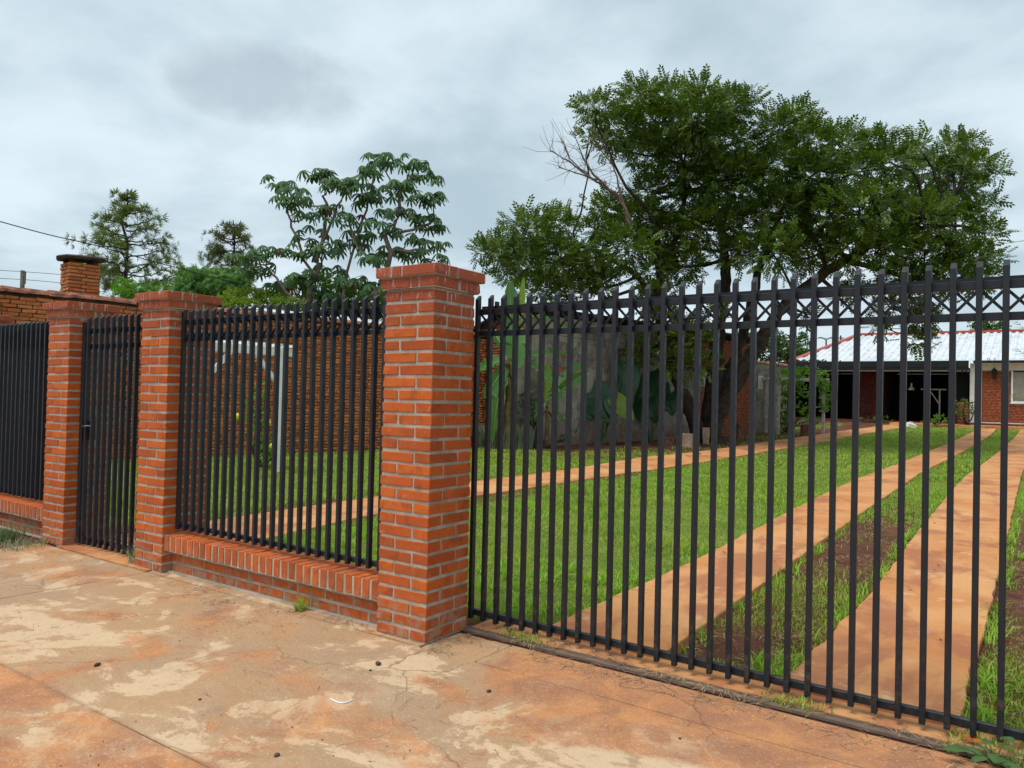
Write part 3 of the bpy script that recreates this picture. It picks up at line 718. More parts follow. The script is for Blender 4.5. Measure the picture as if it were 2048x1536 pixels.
# ------------------------------------------------------------------ house with carport
HY = 39.; HZ = float(gz(39))
def hX(px, y=HY): return float(ony(px, 760, y)[0])
def hZ(py, px=1940, y=HY): return float(ony(px, py, y)[2])
hs = empty('brick_house', (hX(1940), HY, HZ), 'single-storey brick house with white corrugated roof and deep black carport', 'house')
O = np.array(hs.location)
def hb(name, mat, x0, x1, y0, y1, z0, z1, parent=hs):
    mb = MB(); mb.box(((x0+x1)/2-O[0], (y0+y1)/2-O[1], (z0+z1)/2-O[2]), (x1-x0, y1-y0, z1-z0)); return mb.build(name, mat, parent)
XR = 9.; xw0, xw1, xb1, xwin = hX(1940), hX(1964), hX(2020), hX(2028)
zb0, zb1, zt1 = HZ+.1, hZ(741), hZ(727)
wallb = hb('wall', M_MORTAR, xw1, XR, HY+.06, HY+.3, HZ, zb1)
zw0, zw1 = hZ(803), hZ(744); xa, xb_, xc, xd = xw1-O[0], xb1+.04-O[0], xb1+1.92-O[0], XR-O[0]
keep = lay(xa, xb_, zb0-O[2], zb1-O[2]-.02, .25, .072, .012, .002, .1)+lay(xb_+.012, xc, zb0-O[2], zw0-.10-O[2], .25, .072, .012, .002, .1)+lay(xc+.012, xd, zb0-O[2], zb1-O[2]-.02, .25, .072, .012, .002, .1)
o = obj('bricks', boxes_mesh('bricks', keep, M_BRICKS, .002), wallb); o['kind'] = 'stuff'
hb('corner_pilaster', M_WHITE, xw0, xw1-.002, HY-.06, HY+.4, HZ+.02, zt1)
hb('trim_band', M_CREAM, xw1+.002, XR, HY-.02, HY+.25, zb1, zt1-.002)
hb('plinth', M_DKBRICK, xw0-.02, XR, HY-.10, HY+.35, HZ-.2, zb0)
hb('base_line', M_CREAM, xw1, XR, HY-.02, HY+.1, zb0+.002, zb0+.05)
wn = hb('window', M_CURTAIN, xb1+.12, xb1+1.9, HY+.02, HY+.05, zw0+.05, zw1)
hb('window_frame', M_WHITE, xb1+.05, xb1+.12, HY-.04, HY+.1, zw0-.02, zw1+.05, wn).location = (0, 0, 0)
hb('window_frame', M_WHITE, xb1+.12, xb1+1.9, HY-.04, HY+.1, zw0-.02, zw0+.05, wn)
hb('window_frame', M_BLACK, xb1+.12, xb1+1.9, HY-.04, HY+.1, zw1, zw1+.06, wn)
for k in range(4): hb('curtain_fold', M_CURTAIN, xb1+.2+k*.42, xb1+.45+k*.42, HY-.0, HY+.03, zw0+.06, zw1-.01, wn)
hb('window_pane', M_GLASS, xb1+.12, xb1+1.9, HY-.03, HY-.02, zw0+.05, zw1, wn)
hb('sill', M_CREAM, xb1, xb1+1.95, HY-.08, HY+.05, zw0-.07, zw0-.022, wn)
# lantern on the wall
lx, lz = hX(1989), hZ(748)
ln = empty('wall_lantern', (lx, HY-.12, lz), 'small black lantern mounted on the brick house wall', 'lantern')
mb = MB(); mb.lathe([(.02, .30), (.05, .24), (.12, .16)], 6); mb.build('cap', M_BLACK, ln)
mb = MB(); mb.lathe([(.06, -.18), (.10, .12), (.105, .155)], 6); mb.build('glass_body', M_DARK, ln)
mb = MB(); mb.tube([(0, .14, -.05), (0, .05, -.22), (0, 0, -.2)], .02, 6); mb.box((0, .11, -.05), (.1, .03, .2)); mb.build('bracket', M_BLACK, ln)
# eaves, roof
zE = hZ(722); xL = hX(1556, 38.4)
hb('eave_board', M_BLACK, xw0+.15, XR, HY-.45, HY-.40, zt1, zE)
hb('soffit', M_CREAM, xw0+.15, XR, HY-.40, HY-.02, zt1-.0, zt1+.03)
YR = 45.5; zR = float(ony(2048, 665, YR)[2]); xr0 = float(ony(1720, 672, YR)[0]); xe0 = float(ony(1590, 723, HY-.45)[0])
rv = MB(); pitch = .33; X_ = np.arange(xe0, XR, pitch/4); ys_ = [0, .36, .362, 1.]
cols_ = []
for i, x_ in enumerate(X_):
    w0 = (0, .07, .07, 0)[i % 4]
    f0 = 1. if x_ >= xr0 else max(0., (x_-xe0)/(xr0-xe0))
    cl_ = []
    for fy in (0, .40, .402, 1.):
        ff = fy*f0; y_ = HY-.45+(YR-HY+.45)*ff; z_ = zE+.03+(zR-zE)*ff+w0+(.022 if fy in (0, .40) else 0.)
        cl_.append(len(rv.v)); rv.v.append((x_-O[0], y_-O[1], z_-O[2]))
    cols_.append(cl_)
for a, b_ in zip(cols_[:-1], cols_[1:]):
    for k in range(3): rv.f.append((a[k], b_[k], b_[k+1], a[k+1]))
rf = rv.build('roof', M_SHEET, hs)
mb = MB(); mb.bar((xr0-O[0], YR-O[1], zR+.10-O[2]), (XR-O[0], YR-O[1], zR+.10-O[2]), .34, .13); mb.build('ridge_cap', M_RED, rf)
mb = MB(); mb.bar((xe0-O[0]-.2, HY-.5-O[1], zE-O[2]+.02), (xr0-O[0], YR-O[1], zR+.12-O[2]), .30, .13); mb.build('ridge_cap', M_RED, rf)
mb = MB(); mb.add([(xe0-O[0], HY-.45-O[1], zE+.01-O[2]), (xr0-O[0], YR-O[1], zR-O[2]), (xe0-O[0]-3.5, YR+5-O[1], zE-O[2])], [(0, 1, 2)]); mb.build('hip_sheet', M_SHEET, rf)
# carport
zf0, zf1 = hZ(740, 1800, 38.4), hZ(722, 1800, 38.4); xf1 = hX(1937, 38.4)
cp = hb('carport_fascia', M_BLACK, xL, xf1, 38.35, 38.45, zf0, zf1)
hb('fascia_groove', M_DARK, xL, xf1, 38.335, 38.349, zf0+.13, zf0+.16, cp)
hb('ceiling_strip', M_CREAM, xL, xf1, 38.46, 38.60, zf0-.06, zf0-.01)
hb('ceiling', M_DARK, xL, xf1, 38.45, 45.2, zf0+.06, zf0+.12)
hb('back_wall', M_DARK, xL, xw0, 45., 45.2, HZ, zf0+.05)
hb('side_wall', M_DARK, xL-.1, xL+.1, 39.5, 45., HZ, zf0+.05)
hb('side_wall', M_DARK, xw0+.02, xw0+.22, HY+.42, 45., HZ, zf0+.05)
xp0, xp1 = hX(1706, 40.2), hX(1766, 40.2)
pier = hb('brick_pier', M_MUD, xp0, xp1, 40.2, 44.9, HZ, zf0+.05)
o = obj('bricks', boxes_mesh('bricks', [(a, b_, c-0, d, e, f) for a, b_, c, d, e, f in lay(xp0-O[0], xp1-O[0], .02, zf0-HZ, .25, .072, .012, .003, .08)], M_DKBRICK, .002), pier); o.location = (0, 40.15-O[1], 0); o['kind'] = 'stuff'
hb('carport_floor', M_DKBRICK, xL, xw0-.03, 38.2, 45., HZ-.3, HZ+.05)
for px in (1912, 1925, 1934): x_ = hX(px, 38.5); hb('rafter_end', M_BLACK, x_-.03, x_+.03, 38.2, 38.34, zf0-.12, zf0)
hb('carport_post', M_BLACK, hX(1906, 38.7), hX(1914, 38.7), 38.6, 38.8, HZ, zf0)
hb('side_screen', M_BLACK, hX(1915, 40), hX(1937, 40), 40., 40.08, HZ, zf0)
pl = hb('planter_wall', M_MUD, hX(1899, 38.9), xw0-.02, 38.8, 39.1, HZ, hZ(803))
o = obj('bricks', boxes_mesh('bricks', lay(hX(1899, 38.9)-O[0], xw0-.03-O[0], .0, hZ(803)-HZ, .25, .072, .012, .003, .08), M_BRICKS, .002), pl); o.location = (0, 38.76-O[1], 0); o['kind'] = 'stuff'
# clothes-line post, small white floodlight
cx_ = hX(1880, 40.); cs = empty('clothes_post', (cx_, 40., HZ), 'grey T-shaped clothes post in the dark carport', 'post')
ht = hZ(779, 1880, 40)-HZ; aw = hX(1842, 40)-cx_; aw2 = hX(1893, 40)-cx_
mb = MB(); mb.tube([(0, 0, 0), (0, 0, ht)], .04, 8); mb.build('post', M_GREYPAINT, cs)
mb = MB(); mb.bar((aw, 0, ht), (aw2, 0, ht), .06); mb.build('arm', M_GREYPAINT, cs)
mb = MB(); mb.bar((aw*.55, 0, ht-.03), (0, 0, ht-.75), .045); mb.build('brace', M_GREYPAINT, cs)
fl = empty('floodlight', (hX(1823, 40.6), 40.6, hZ(778, 1823, 40.6)), 'small white floodlight hanging in the carport', 'lamp')
mb = MB(); mb.lathe([(.04, .30), (.05, .12), (.16, .0), (.15, -.05)], 10); mb.build('shade', M_WPLASTIC, fl)
mb = MB(); mb.tube([(0, 0, .3), (0, 0, zf0-fl.location.z+.06)], .012, 6); mb.build('rod', M_BLACK, fl)

# ------------------------------------------------------------------ vegetation helpers
def nrm(a): return a/np.maximum(np.linalg.norm(a, axis=-1, keepdims=True), 1e-9)
def frames(axis, up):
    x = nrm(axis); y = nrm(np.cross(up, x)); z = np.cross(x, y); return np.stack([x, y, z], -1)
def scatter(name, tv, tt, pos, axis, up, size, mat, parent=None, origin=(0, 0, 0), kind='stuff'):
    Fm = frames(axis, up); V = np.einsum('nij,kj->nki', Fm, tv)*np.asarray(size)[:, None, None]+pos[:, None, :]-np.array(origin)
    T = (tt[None]+np.arange(len(pos))[:, None, None]*len(tv)).reshape(-1, tt.shape[1])
    o = obj(name, tri_mesh(name, V.reshape(-1, 3), T, mat), parent)
    if kind: o['kind'] = kind
    return o
def kite(p, d, n, l, w, k=.45, bend=0.):                      # a pointed leaflet: 4 vertices
    p = np.array(p, float); d = _u(d); s_ = _u(np.cross(n, d)); n = np.array(n, float)
    return [p, p+d*l*k+s_*w/2, p+d*l-n*bend, p+d*l*k-s_*w/2], [(0, 1, 2), (0, 2, 3)]
def template(parts):
    V = []; T = []
    for v, t_ in parts: k = len(V); V += list(v); T += [tuple(i+k for i in f) for f in t_]
    return np.array(V, float), np.array(T, int)
pinn = []
for x_ in (.22, .42, .62, .82):
    for sg in (-1, 1): pinn.append(kite((x_, 0, 0), (.55, sg*.85, -.12), (0, 0, 1), .34, .19, .5, .05))
pinn.append(kite((.9, 0, 0), (1, 0, -.1), (0, 0, 1), .32, .15, .5, .05))
PINN = template(pinn)
SPRIG = template([kite((0, 0, 0), (1, 0, 0), (0, 0, 1), .6, .26), kite((.15, 0, 0), (.5, .8, .1), (0, 0, 1), .55, .25), kite((.15, 0, 0), (.5, -.8, .1), (0, 0, 1), .55, .25), kite((.3, 0, 0), (.3, .2, .9), (0, 1, 0), .5, .24)])
NEED = template([kite((0, 0, 0), (1, math.cos(a)*.75*q, math.sin(a)*.75*q), (0, .3, 1), 1, .12, .4) for a, q in [(i*2*math.pi/6, 1) for i in range(6)]+[(i*2*math.pi/4+.4, 2.1) for i in range(4)]])
PLUME = template([kite((.1*i, 0, 0), (.75, sg*.7, -.5-.08*i), (0, 0, 1), .55, .06, .4, .1) for i in range(7) for sg in (-1, 1)])
def in_ball(n, shell=.55):
    d = nrm(rng.normal(size=(n, 3))); r = (shell**3+(1-shell**3)*rng.random(n))**(1/3); return d*r[:, None]
def clump_leaves(clumps, per_m2, tmpl, size, name, mat, parent, origin, up_bias=.25, droop=.15, shell=.45, flat=0.):
    P_, A_, U_, S_ = [], [], [], []
    for c, r in clumps:                                       # centre, radii (3)
        r = np.array(r); n = max(4, int(per_m2*4*math.pi*((r[0]*r[1]*r[2])**(2/3)))); q = in_ball(n, shell)
        q *= (1+.25*np.sin(q[:, [1]]*7+q[:, [0]]*9+c[0]))
        if flat: q[:, 2] = np.where((q[:, 2] < 0) & (rng.random(n) < flat), -q[:, 2]*.8, q[:, 2])
        P_.append(np.array(c)+q*r); a = nrm(q)+rng.normal(0, .55, (n, 3)); a[:, 2] += up_bias-droop; A_.append(a)
        U_.append(np.array([0, 0, 1.])+rng.normal(0, .35, (n, 3))+q*.3); S_.append(size*rng.uniform(.65, 1.25, n))
    return scatter(name, tmpl[0], tmpl[1], np.vstack(P_), np.vstack(A_), np.vstack(U_), np.concatenate(S_), mat, parent, origin)
def limb(mb, pts, r0, r1, n=7, wob=.05, sub=4):
    pts = [Vector(p) for p in pts]; out_ = []
    for i in range(len(pts)-1):                               # Catmull-Rom through the nodes
        p0, p1, p2, p3 = pts[max(i-1, 0)], pts[i], pts[i+1], pts[min(i+2, len(pts)-1)]
        for k in range(sub):
            t_ = k/sub; out_.append(.5*((2*p1)+(p2-p0)*t_+(2*p0-5*p1+4*p2-p3)*t_*t_+(3*p1-p0-3*p2+p3)*t_**3))
    out_.append(pts[-1]); L = (out_[-1]-out_[0]).length
    out_ = [p+Vector(rng.normal(0, wob*L*.03, 3)) if 0 < i < len(out_)-1 else p for i, p in enumerate(out_)]
    rad = [r0+(r1-r0)*i/(len(out_)-1) for i in range(len(out_))]
    mb.tube(out_, rad, n); return out_, rad

# ------------------------------------------------------------------ the big spreading tree
TB = gp(1408, 886); DT = depth(TB); KT = DT/FPX
tree = empty('spreading_tree', tuple(TB), 'big spreading tree with several dark leaning trunks and a wide feathery crown', 'tree')
def tp(px, py, dd=0.): return at(px, py, DT+dd)-TB
skel = []
def trunk(nodes, r0, r1, name='trunk'):
    mb = MB(); o_, r_ = limb(mb, [tp(*n_) for n_ in nodes], r0, r1, 10, .10, 6); mb.build(name, M_BARK, tree, True); skel.extend(zip(o_, r_))
trunk([(1405, 897, 0), (1392, 850, -.2), (1360, 770, -.6), (1330, 690, -1.), (1318, 600, -1.2), (1322, 520, -1.3), (1310, 450, -1.5)], .27, .09)
trunk([(1412, 897, 0), (1425, 800, .2), (1432, 720, .4), (1440, 640, .5), (1450, 560, .7), (1445, 470, 1.), (1420, 380, 1.2)], .34, .10)
trunk([(1420, 897, 0), (1440, 820, -.3), (1490, 735, -.7), (1535, 660, -1.), (1590, 590, -1.3), (1690, 520, -1.6), (1800, 460, -2.), (1900, 400, -2.2)], .30, .09)
trunk([(1415, 880, 0), (1445, 780, .3), (1475, 700, .7), (1500, 620, 1.), (1520, 530, 1.4), (1560, 430, 1.8), (1600, 340, 2.)], .24, .08)
trunk([(1318, 610, -1.2), (1280, 560, -1.), (1230, 520, -.8), (1150, 490, -.6), (1070, 480, -.5)], .11, .04, 'branch')
trunk([(1322, 540, -1.3), (1360, 450, -.8), (1370, 360, -.4), (1350, 270, 0)], .11, .04, 'branch')
trunk([(1690, 520, -1.6), (1780, 545, -1.5), (1850, 570, -1.4), (1840, 640, -1.6)], .09, .03, 'branch')
CL = [(1000,500,42),(1060,468,46),(1120,455,38),(965,500,22),(1045,525,46),(1110,520,50),(1170,530,46),(1090,578,40),(1150,590,36),(1200,560,40),(1015,545,26),
 (1192,215,30),(1280,200,40),(1350,197,40),(1240,255,46),(1310,250,56),(1390,240,56),(1455,215,44),(1492,205,26),(1178,275,20),(1222,292,26),(1290,315,50),(1370,310,66),(1450,290,60),(1400,185,22),
 (1300,390,42),(1400,380,66),(1470,360,66),(1540,330,60),(1555,260,44),(1590,235,30),(1620,290,46),(1680,290,42),(1640,350,58),(1720,340,48),(1755,285,30),(1780,330,42),(1830,300,30),(1850,350,46),(1900,295,28),(1932,290,26),(1950,330,32),(1990,350,20),(1920,370,42),(1965,415,30),(1900,440,50),(1965,470,28),(1935,510,42),(1850,440,58),(1790,420,58),(1720,420,62),(1640,430,62),(1560,420,66),(1490,450,58),(1400,460,56),
 (1222,422,40),(1275,440,52),(1335,470,56),(1195,455,32),(1250,500,48),(1310,540,48),(1375,532,34),(1470,505,36),(1540,500,56),(1625,505,54),(1700,500,55),(1770,500,56),(1840,515,56),(1900,555,46),(1960,560,32),(1990,520,20),(1800,560,40),(1850,590,36),(1775,620,28),(1835,640,30),(1835,685,22),(1700,590,26),(1760,660,16),
 (1330,650,38),(1285,700,26),(1380,680,44),(1390,735,32),(1350,715,28),(1425,640,18),(1300,600,34),(1610,640,12)]
clumps = []
for (px, py, r) in CL:
    low = py > 590
    for dd in ((-.6, .6) if low else (-random.uniform(.6, 3.2), random.uniform(.4, 3.4))):
        if low: dd -= 1.2
        D = DT+dd; rr = r*KT*random.uniform(.78, .96)
        clumps.append((at(px+random.gauss(0, 5), py+random.gauss(0, 4), D)-TB, (rr*1.04, rr*1.2, rr*.82)))
mbb = MB()
for c, r in clumps:
    c = Vector(c); cand = [(s_, q) for s_, q in skel if s_.z < c.z+.6 and c.z > 4.2] or [(s_, q) for s_, q in skel if s_.z > c.z] or skel
    s_, q = min(cand, key=lambda sq: (sq[0]-c).length+max(0, 3-sq[0].z)*.5)
    mid = s_.lerp(c, .5)+Vector(rng.normal(0, .18, 3))-Vector((0, 0, .12*(c-s_).length*.3))
    limb(mbb, [s_, mid, c+Vector((0, 0, r[2]*.2))], min(.075, q*.65), .016, 5, .6, 3)
    for k in range(4):
        e = c+Vector(in_ball(1, .8)[0])*r[0]*.9; limb(mbb, [mid.lerp(c, .6), (mid.lerp(c, .6)+e)/2+Vector(rng.normal(0, .06, 3)), e], .014, .005, 4, .5, 2)
o = mbb.build('branches', M_BARK, tree); o['kind'] = 'stuff'
clump_leaves(clumps, 26, PINN, .35, 'crown', M_LTREE, tree, (0, 0, 0), .22, .1, .30, .35)
mbd = MB()                                                    # the dead, leafless limb
for nodes, r0 in (([(1270, 470), (1240, 400), (1195, 360), (1140, 325), (1100, 300)], .06), ([(1240, 400), (1190, 350), (1165, 310), (1150, 270)], .045), ([(1195, 360), (1150, 345), (1118, 335)], .03), ([(1262, 440), (1238, 380), (1225, 330), (1185, 285)], .04), ([(1225, 330), (1215, 300), (1190, 265)], .024), ([(1180, 352), (1140, 318), (1128, 285)], .024)):
    p_, _ = limb(mbd, [tp(a, b_, -3.0-.1*i) for i, (a, b_) in enumerate(nodes)], r0, .008, 5, .25, 4)
    for q in p_[4:]:
        for k in range(2):
            d = Vector(rng.normal(0, .8, 3))+Vector(tuple(tp(1150, 290)-tp(1200, 360)))*.6; d.normalize(); L = random.uniform(.3, 1.0)
            limb(mbd, [q, q+d*L*.5+Vector(rng.normal(0, .04, 3)), q+d*L+Vector((0, 0, .08))], .008, .003, 4, .5, 2)
o = mbd.build('dead_limb', M_TWIG, tree); o['label'] = 'bare dead limb reaching out of the crown'

# ------------------------------------------------------------------ umbrella-leaved trees behind the wall
lobes = []
for k in range(9):
    a = R_(-150+k*37.5); V = []; L = 1.0 if 1 < k < 7 else .8
    for i, (s_, w__) in enumerate(((.06, .03), (.42, .105), (.76, .125), (1.0, .035))):
        dz = -.66*s_**1.8; 
        for sg in (-1, 1): V.append((math.cos(a)*s_*L*.88-math.sin(a)*sg*w__, math.sin(a)*s_*L*.88+math.cos(a)*sg*w__, dz))
    T = [(0, 1, 3), (0, 3, 2), (2, 3, 5), (2, 5, 4), (4, 5, 7), (4, 7, 6)]; lobes.append((V, T))
UMB = template(lobes)
def mesh_from(tmpl, mat, name='leaf', jit=.03):
    return tri_mesh(name, tmpl[0]+rng.normal(0, jit, tmpl[0].shape)*(np.linalg.norm(tmpl[0], axis=1, keepdims=True)), tmpl[1], mat)
umb_m = [mesh_from(UMB, M_LCEC) for _ in range(5)]; umb_r = [mesh_from(UMB, M_LCECR) for _ in range(2)]
def orient(axis, up): return Matrix(frames(np.array([axis], float), np.array([up], float))[0].tolist())
def umbrella_tree(label, base_px, D, stems, heads, bark, leaf_r):
    base = at(*base_px, D); base[2] = 0.; root = empty('umbrella_leaf_tree', tuple(base), label, 'tree', 'umbrella-leaved trees behind the brick wall')
    sk = []
    for k, nodes in enumerate(stems):
        mb = MB(); pts = [at(a, b_, D+d)-base for a, b_, d in nodes]
        if k == 0: pts = [np.array([pts[0][0], pts[0][1], 0.])]+pts
        p_, r_ = limb(mb, pts, .13 if k == 0 else .05, .028, 7, .4, 4); mb.build('trunk' if k == 0 else 'branch', bark, root, True); sk += p_[2:]
    cnt = 0
    for (px, py, n) in heads:
        dd = random.uniform(-1.2, 1.2); h = Vector(at(px, py, D+dd)-base)
        s_ = min(sk, key=lambda q: (q-h).length+(2. if q.z > h.z else 0)); mb = MB()
        limb(mb, [s_, s_.lerp(h, .5)-Vector((0, 0, .1)), h], .028, .016, 5, .5, 3); mb.build('branch', bark, root)
        for i in range(n):
            a = 2*math.pi*(i+random.random()*.6)/n; out_d = Vector((math.cos(a), math.sin(a), random.uniform(-.1, .7))); L = random.uniform(.2, .62)
            tip = h+out_d.normalized()*L; mb = None
            old = random.random() < .015
            me = random.choice(umb_r if old else umb_m)
            o = obj('leaf', me, root); M = orient((out_d.x+random.gauss(0, .3), out_d.y+random.gauss(0, .3), -.1-random.random()*.6), (out_d.x*.5+random.gauss(0, .25), out_d.y*.5+random.gauss(0, .25), 1)).to_4x4()
            s0 = leaf_r*random.uniform(.75, 1.15); o.matrix_basis = Matrix.Translation(tip) @ M @ Matrix.Scale(s0, 4)
            cnt += 1
    return root
H1 = [(560,372,6),(590,400,6),(640,352,7),(668,375,6),(615,430,5),(690,365,5),(620,475,5),(655,420,6),(585,395,4),(545,505,6),(520,545,7),(500,510,5),(600,510,6),(650,500,6),(610,560,5),(665,545,4),(640,590,4),(560,575,4)]
H2 = [(760,325,6),(740,345,5),(820,330,6),(850,350,5),(800,370,6),(720,375,6),(735,400,6),(770,395,5),(865,390,4),(840,440,6),(870,455,5),(790,425,5),(815,475,4),(865,490,5),(870,520,4),(720,470,5),(700,490,6),(750,450,5),(775,505,6),(820,510,6),(740,520,5),(730,575,4),(700,560,5),(760,580,4),(800,545,5),(690,440,5),(845,400,4)]
umbrella_tree('umbrella-leaved tree with slim pale stem and dark drooping leaf tufts, beside the pines', (612, 640), 23.5,
   [[(612, 620, 0), (628, 560, 0), (640, 500, .1), (650, 420, .1), (655, 380, .1)], [(628, 560, 0), (590, 470, .3), (575, 420, .4)], [(612, 620, 0), (560, 570, -.3), (530, 530, -.4)], [(640, 500, .1), (668, 430, -.3), (690, 380, -.4)]], [(a, b_, n+3) for a, b_, n in H1], M_BARKG, .31)
umbrella_tree('umbrella-leaved tree with forked stems and dark drooping leaf tufts, above the tall pillar', (745, 640), 23.,
   [[(735, 640, 0), (760, 560, 0), (785, 470, 0), (800, 400, 0), (815, 350, 0)], [(785, 470, 0), (840, 455, .3), (868, 440, .4)], [(690, 640, .2), (695, 540, .2), (735, 420, .2), (748, 350, .2)], [(760, 540, 0), (715, 490, -.3), (700, 450, -.3)], [(785, 500, 0), (830, 500, -.3), (866, 500, -.4)]], [(a, b_, n+3) for a, b_, n in H2], M_BARKG, .31)

# ------------------------------------------------------------------ pines and shrubs beyond the wall
def pine(label, px_c, base_y, top_y, D, tiers, mat, seed):
    random.seed(seed); base = at(px_c, base_y, D); base[2] = .0; top = at(px_c, top_y, D)-base
    root = empty('pine_tree', tuple(base), label, 'tree', 'pines beyond the wall'); mb = MB()
    limb(mb, [(0, 0, 0), (top*np.array([.6, .6, .45])), top], .26, .03, 8, .3, 6); mb.build('trunk', M_BARK, root, True)
    mbr = MB(); P_, A_ = [], []
    for (py, half_l, half_r) in tiers:
        z = (at(px_c, py, D)-base)[2]
        for k in range(9):
            if random.random() < .3: continue
            a = 2*math.pi*k/9+random.random()*.9; z = (at(px_c, py+random.uniform(-9, 9), D)-base)[2]; d = np.array([math.cos(a), math.sin(a), 0.])
            rgt = float(d @ RW[:, 0]); L = (half_r if rgt > 0 else half_l)*D/FPX*random.uniform(.55, 1.12)
            s0 = Vector((top[0]*z/top[2], top[1]*z/top[2], z-L*.18)); e = s0+Vector(d*L)+Vector((0, 0, L*random.uniform(.15, .42)))
            pts, _ = limb(mbr, [s0, s0.lerp(e, .5)-Vector((0, 0, .06*L)), e], .055, .014, 5, .6, 5)
            for i, q in enumerate(pts[4:]):
                f = (i+4)/len(pts)
                for j in range(3 if L > 1.0 else 1):
                    tw = Vector((d*.5+rng.normal(0, .6, 3)*np.array([1, 1, .45])).tolist())*random.uniform(.15, .75)*(1.3-.5*f)*min(1., L/1.3)
                    P_.append(q+tw); A_.append(np.array(tw)*1.2+np.array([0, 0, .35])+d*.3+rng.normal(0, .3, 3))
    o = mbr.build('branches', M_BARK, root); o['kind'] = 'stuff'
    P_ = np.array([tuple(p) for p in P_]); A_ = np.array(A_); n = len(P_)
    scatter('crown', NEED[0], NEED[1], P_, A_, rng.normal(0, 1, (n, 3)), rng.uniform(.26, .46, n), mat, root)
pine('tall pine with open layered branches beyond the crumbling chimney', 254, 610, 378, 45., [(392, 14, 14), (404, 24, 22), (420, 34, 36), (445, 45, 52), (468, 66, 66), (492, 74, 78), (515, 72, 82), (535, 62, 86), (560, 70, 90), (580, 52, 92)], M_LPINE, 3)
pine('shorter brownish pine beside the umbrella-leaved trees', 466, 610, 440, 52., [(456, 13, 12), (472, 26, 26), (490, 42, 38), (508, 44, 44), (528, 62, 40), (548, 72, 48), (570, 52, 44)], M_LPINE2, 5)
random.seed(21)
def bush(name, label, cat, D, blobs, tmpl, size, dens, mat, group=None, base_y=640, up_bias=.25, stem=True, shell=.5):
    px0 = sum(b_[0] for b_ in blobs)/len(blobs); base = at(px0, base_y, D); base[2] = float(gz(base[1])) if base[0] > -14 and base[1] > 1 else 0.
    root = empty(name, tuple(base), label, cat, group); cl_ = []
    for (px, py, rx, ry) in blobs:
        dd = random.uniform(-.7, .7); k = D/FPX; cl_.append((at(px, py, D+dd)-base, (rx*k, (rx+ry)/2*k, ry*k)))
    if stem:
        mb = MB()
        for c, r in cl_[:10]: limb(mb, [(random.gauss(0, .1), random.gauss(0, .1), 0), Vector(c)*.5+Vector((random.gauss(0, .1), 0, 0)), c], .05, .012, 5, .6, 3)
        o = mb.build('stems', M_BARK, root); o['kind'] = 'stuff'
    clump_leaves(cl_, dens, tmpl, size, 'leaves', mat, root, (0, 0, 0), up_bias, .15, shell)
    return root
bush('bamboo_clump', 'feathery light green bamboo plumes showing above the pillar by the pedestrian gate', 'bamboo', 30., [(388, 572, 26, 26), (372, 556, 14, 22), (420, 565, 24, 26), (412, 548, 16, 14), (440, 570, 26, 22), (452, 552, 20, 16), (470, 568, 22, 20), (350, 578, 16, 14), (430, 590, 40, 18), (380, 592, 30, 14)], PLUME, .42, 60, M_LBAM, None, 640, -.5, True, .82)
bush('bamboo_clump', 'small feathery green plume beside the foot of the tall pine', 'bamboo', 31., [(283, 580, 16, 14), (300, 585, 14, 10), (276, 590, 22, 10)], PLUME, .40, 60, M_LBAM, None, 640, -.5, True, .82)
bush('leafy_shrub', 'bright leafy shrub next to the old chimney', 'shrub', 26., [(244, 572, 13, 14), (256, 585, 16, 10), (236, 588, 12, 10), (262, 570, 8, 8)], SPRIG, .2, 130, M_LVINE)
bush('leafy_shrub', 'yellow-green leafy shrub showing over the wall behind the fence bars', 'shrub', 23., [(465, 598, 26, 18), (500, 596, 28, 20), (535, 600, 26, 18), (485, 612, 40, 14), (560, 612, 26, 14), (590, 612, 22, 14)], SPRIG, .17, 190, M_LYEL)
bush('leafy_tree', 'dense mid-green tree crown behind the umbrella-leaved trees', 'tree', 26., [(590, 585, 30, 30), (630, 575, 30, 34), (670, 590, 34, 30), (560, 600, 26, 22), (700, 600, 34, 26), (740, 600, 30, 26), (640, 610, 50, 22), (720, 625, 50, 16), (770, 620, 20, 20)], SPRIG, .24, 95, M_LMID)
bush('leafy_tree', 'hazy green tree beyond the garden wall with the paper notice', 'tree', 50., [(1535, 705, 26, 24), (1570, 700, 26, 22), (1545, 680, 18, 20), (1590, 712, 18, 14), (1500, 690, 22, 22), (1605, 690, 16, 20), (1600, 712, 24, 12), (1632, 716, 14, 10)], SPRIG, .4, 40, M_LFAR, None, 830)
bush('leafy_tree', 'sparse small tree top rising behind the roof ridge', 'tree', 62., [(1960, 652, 16, 12), (1985, 650, 18, 14), (2000, 658, 14, 10), (1975, 664, 24, 10), (1950, 643, 8, 8)], SPRIG, .42, 26, M_LFAR, None, 820)

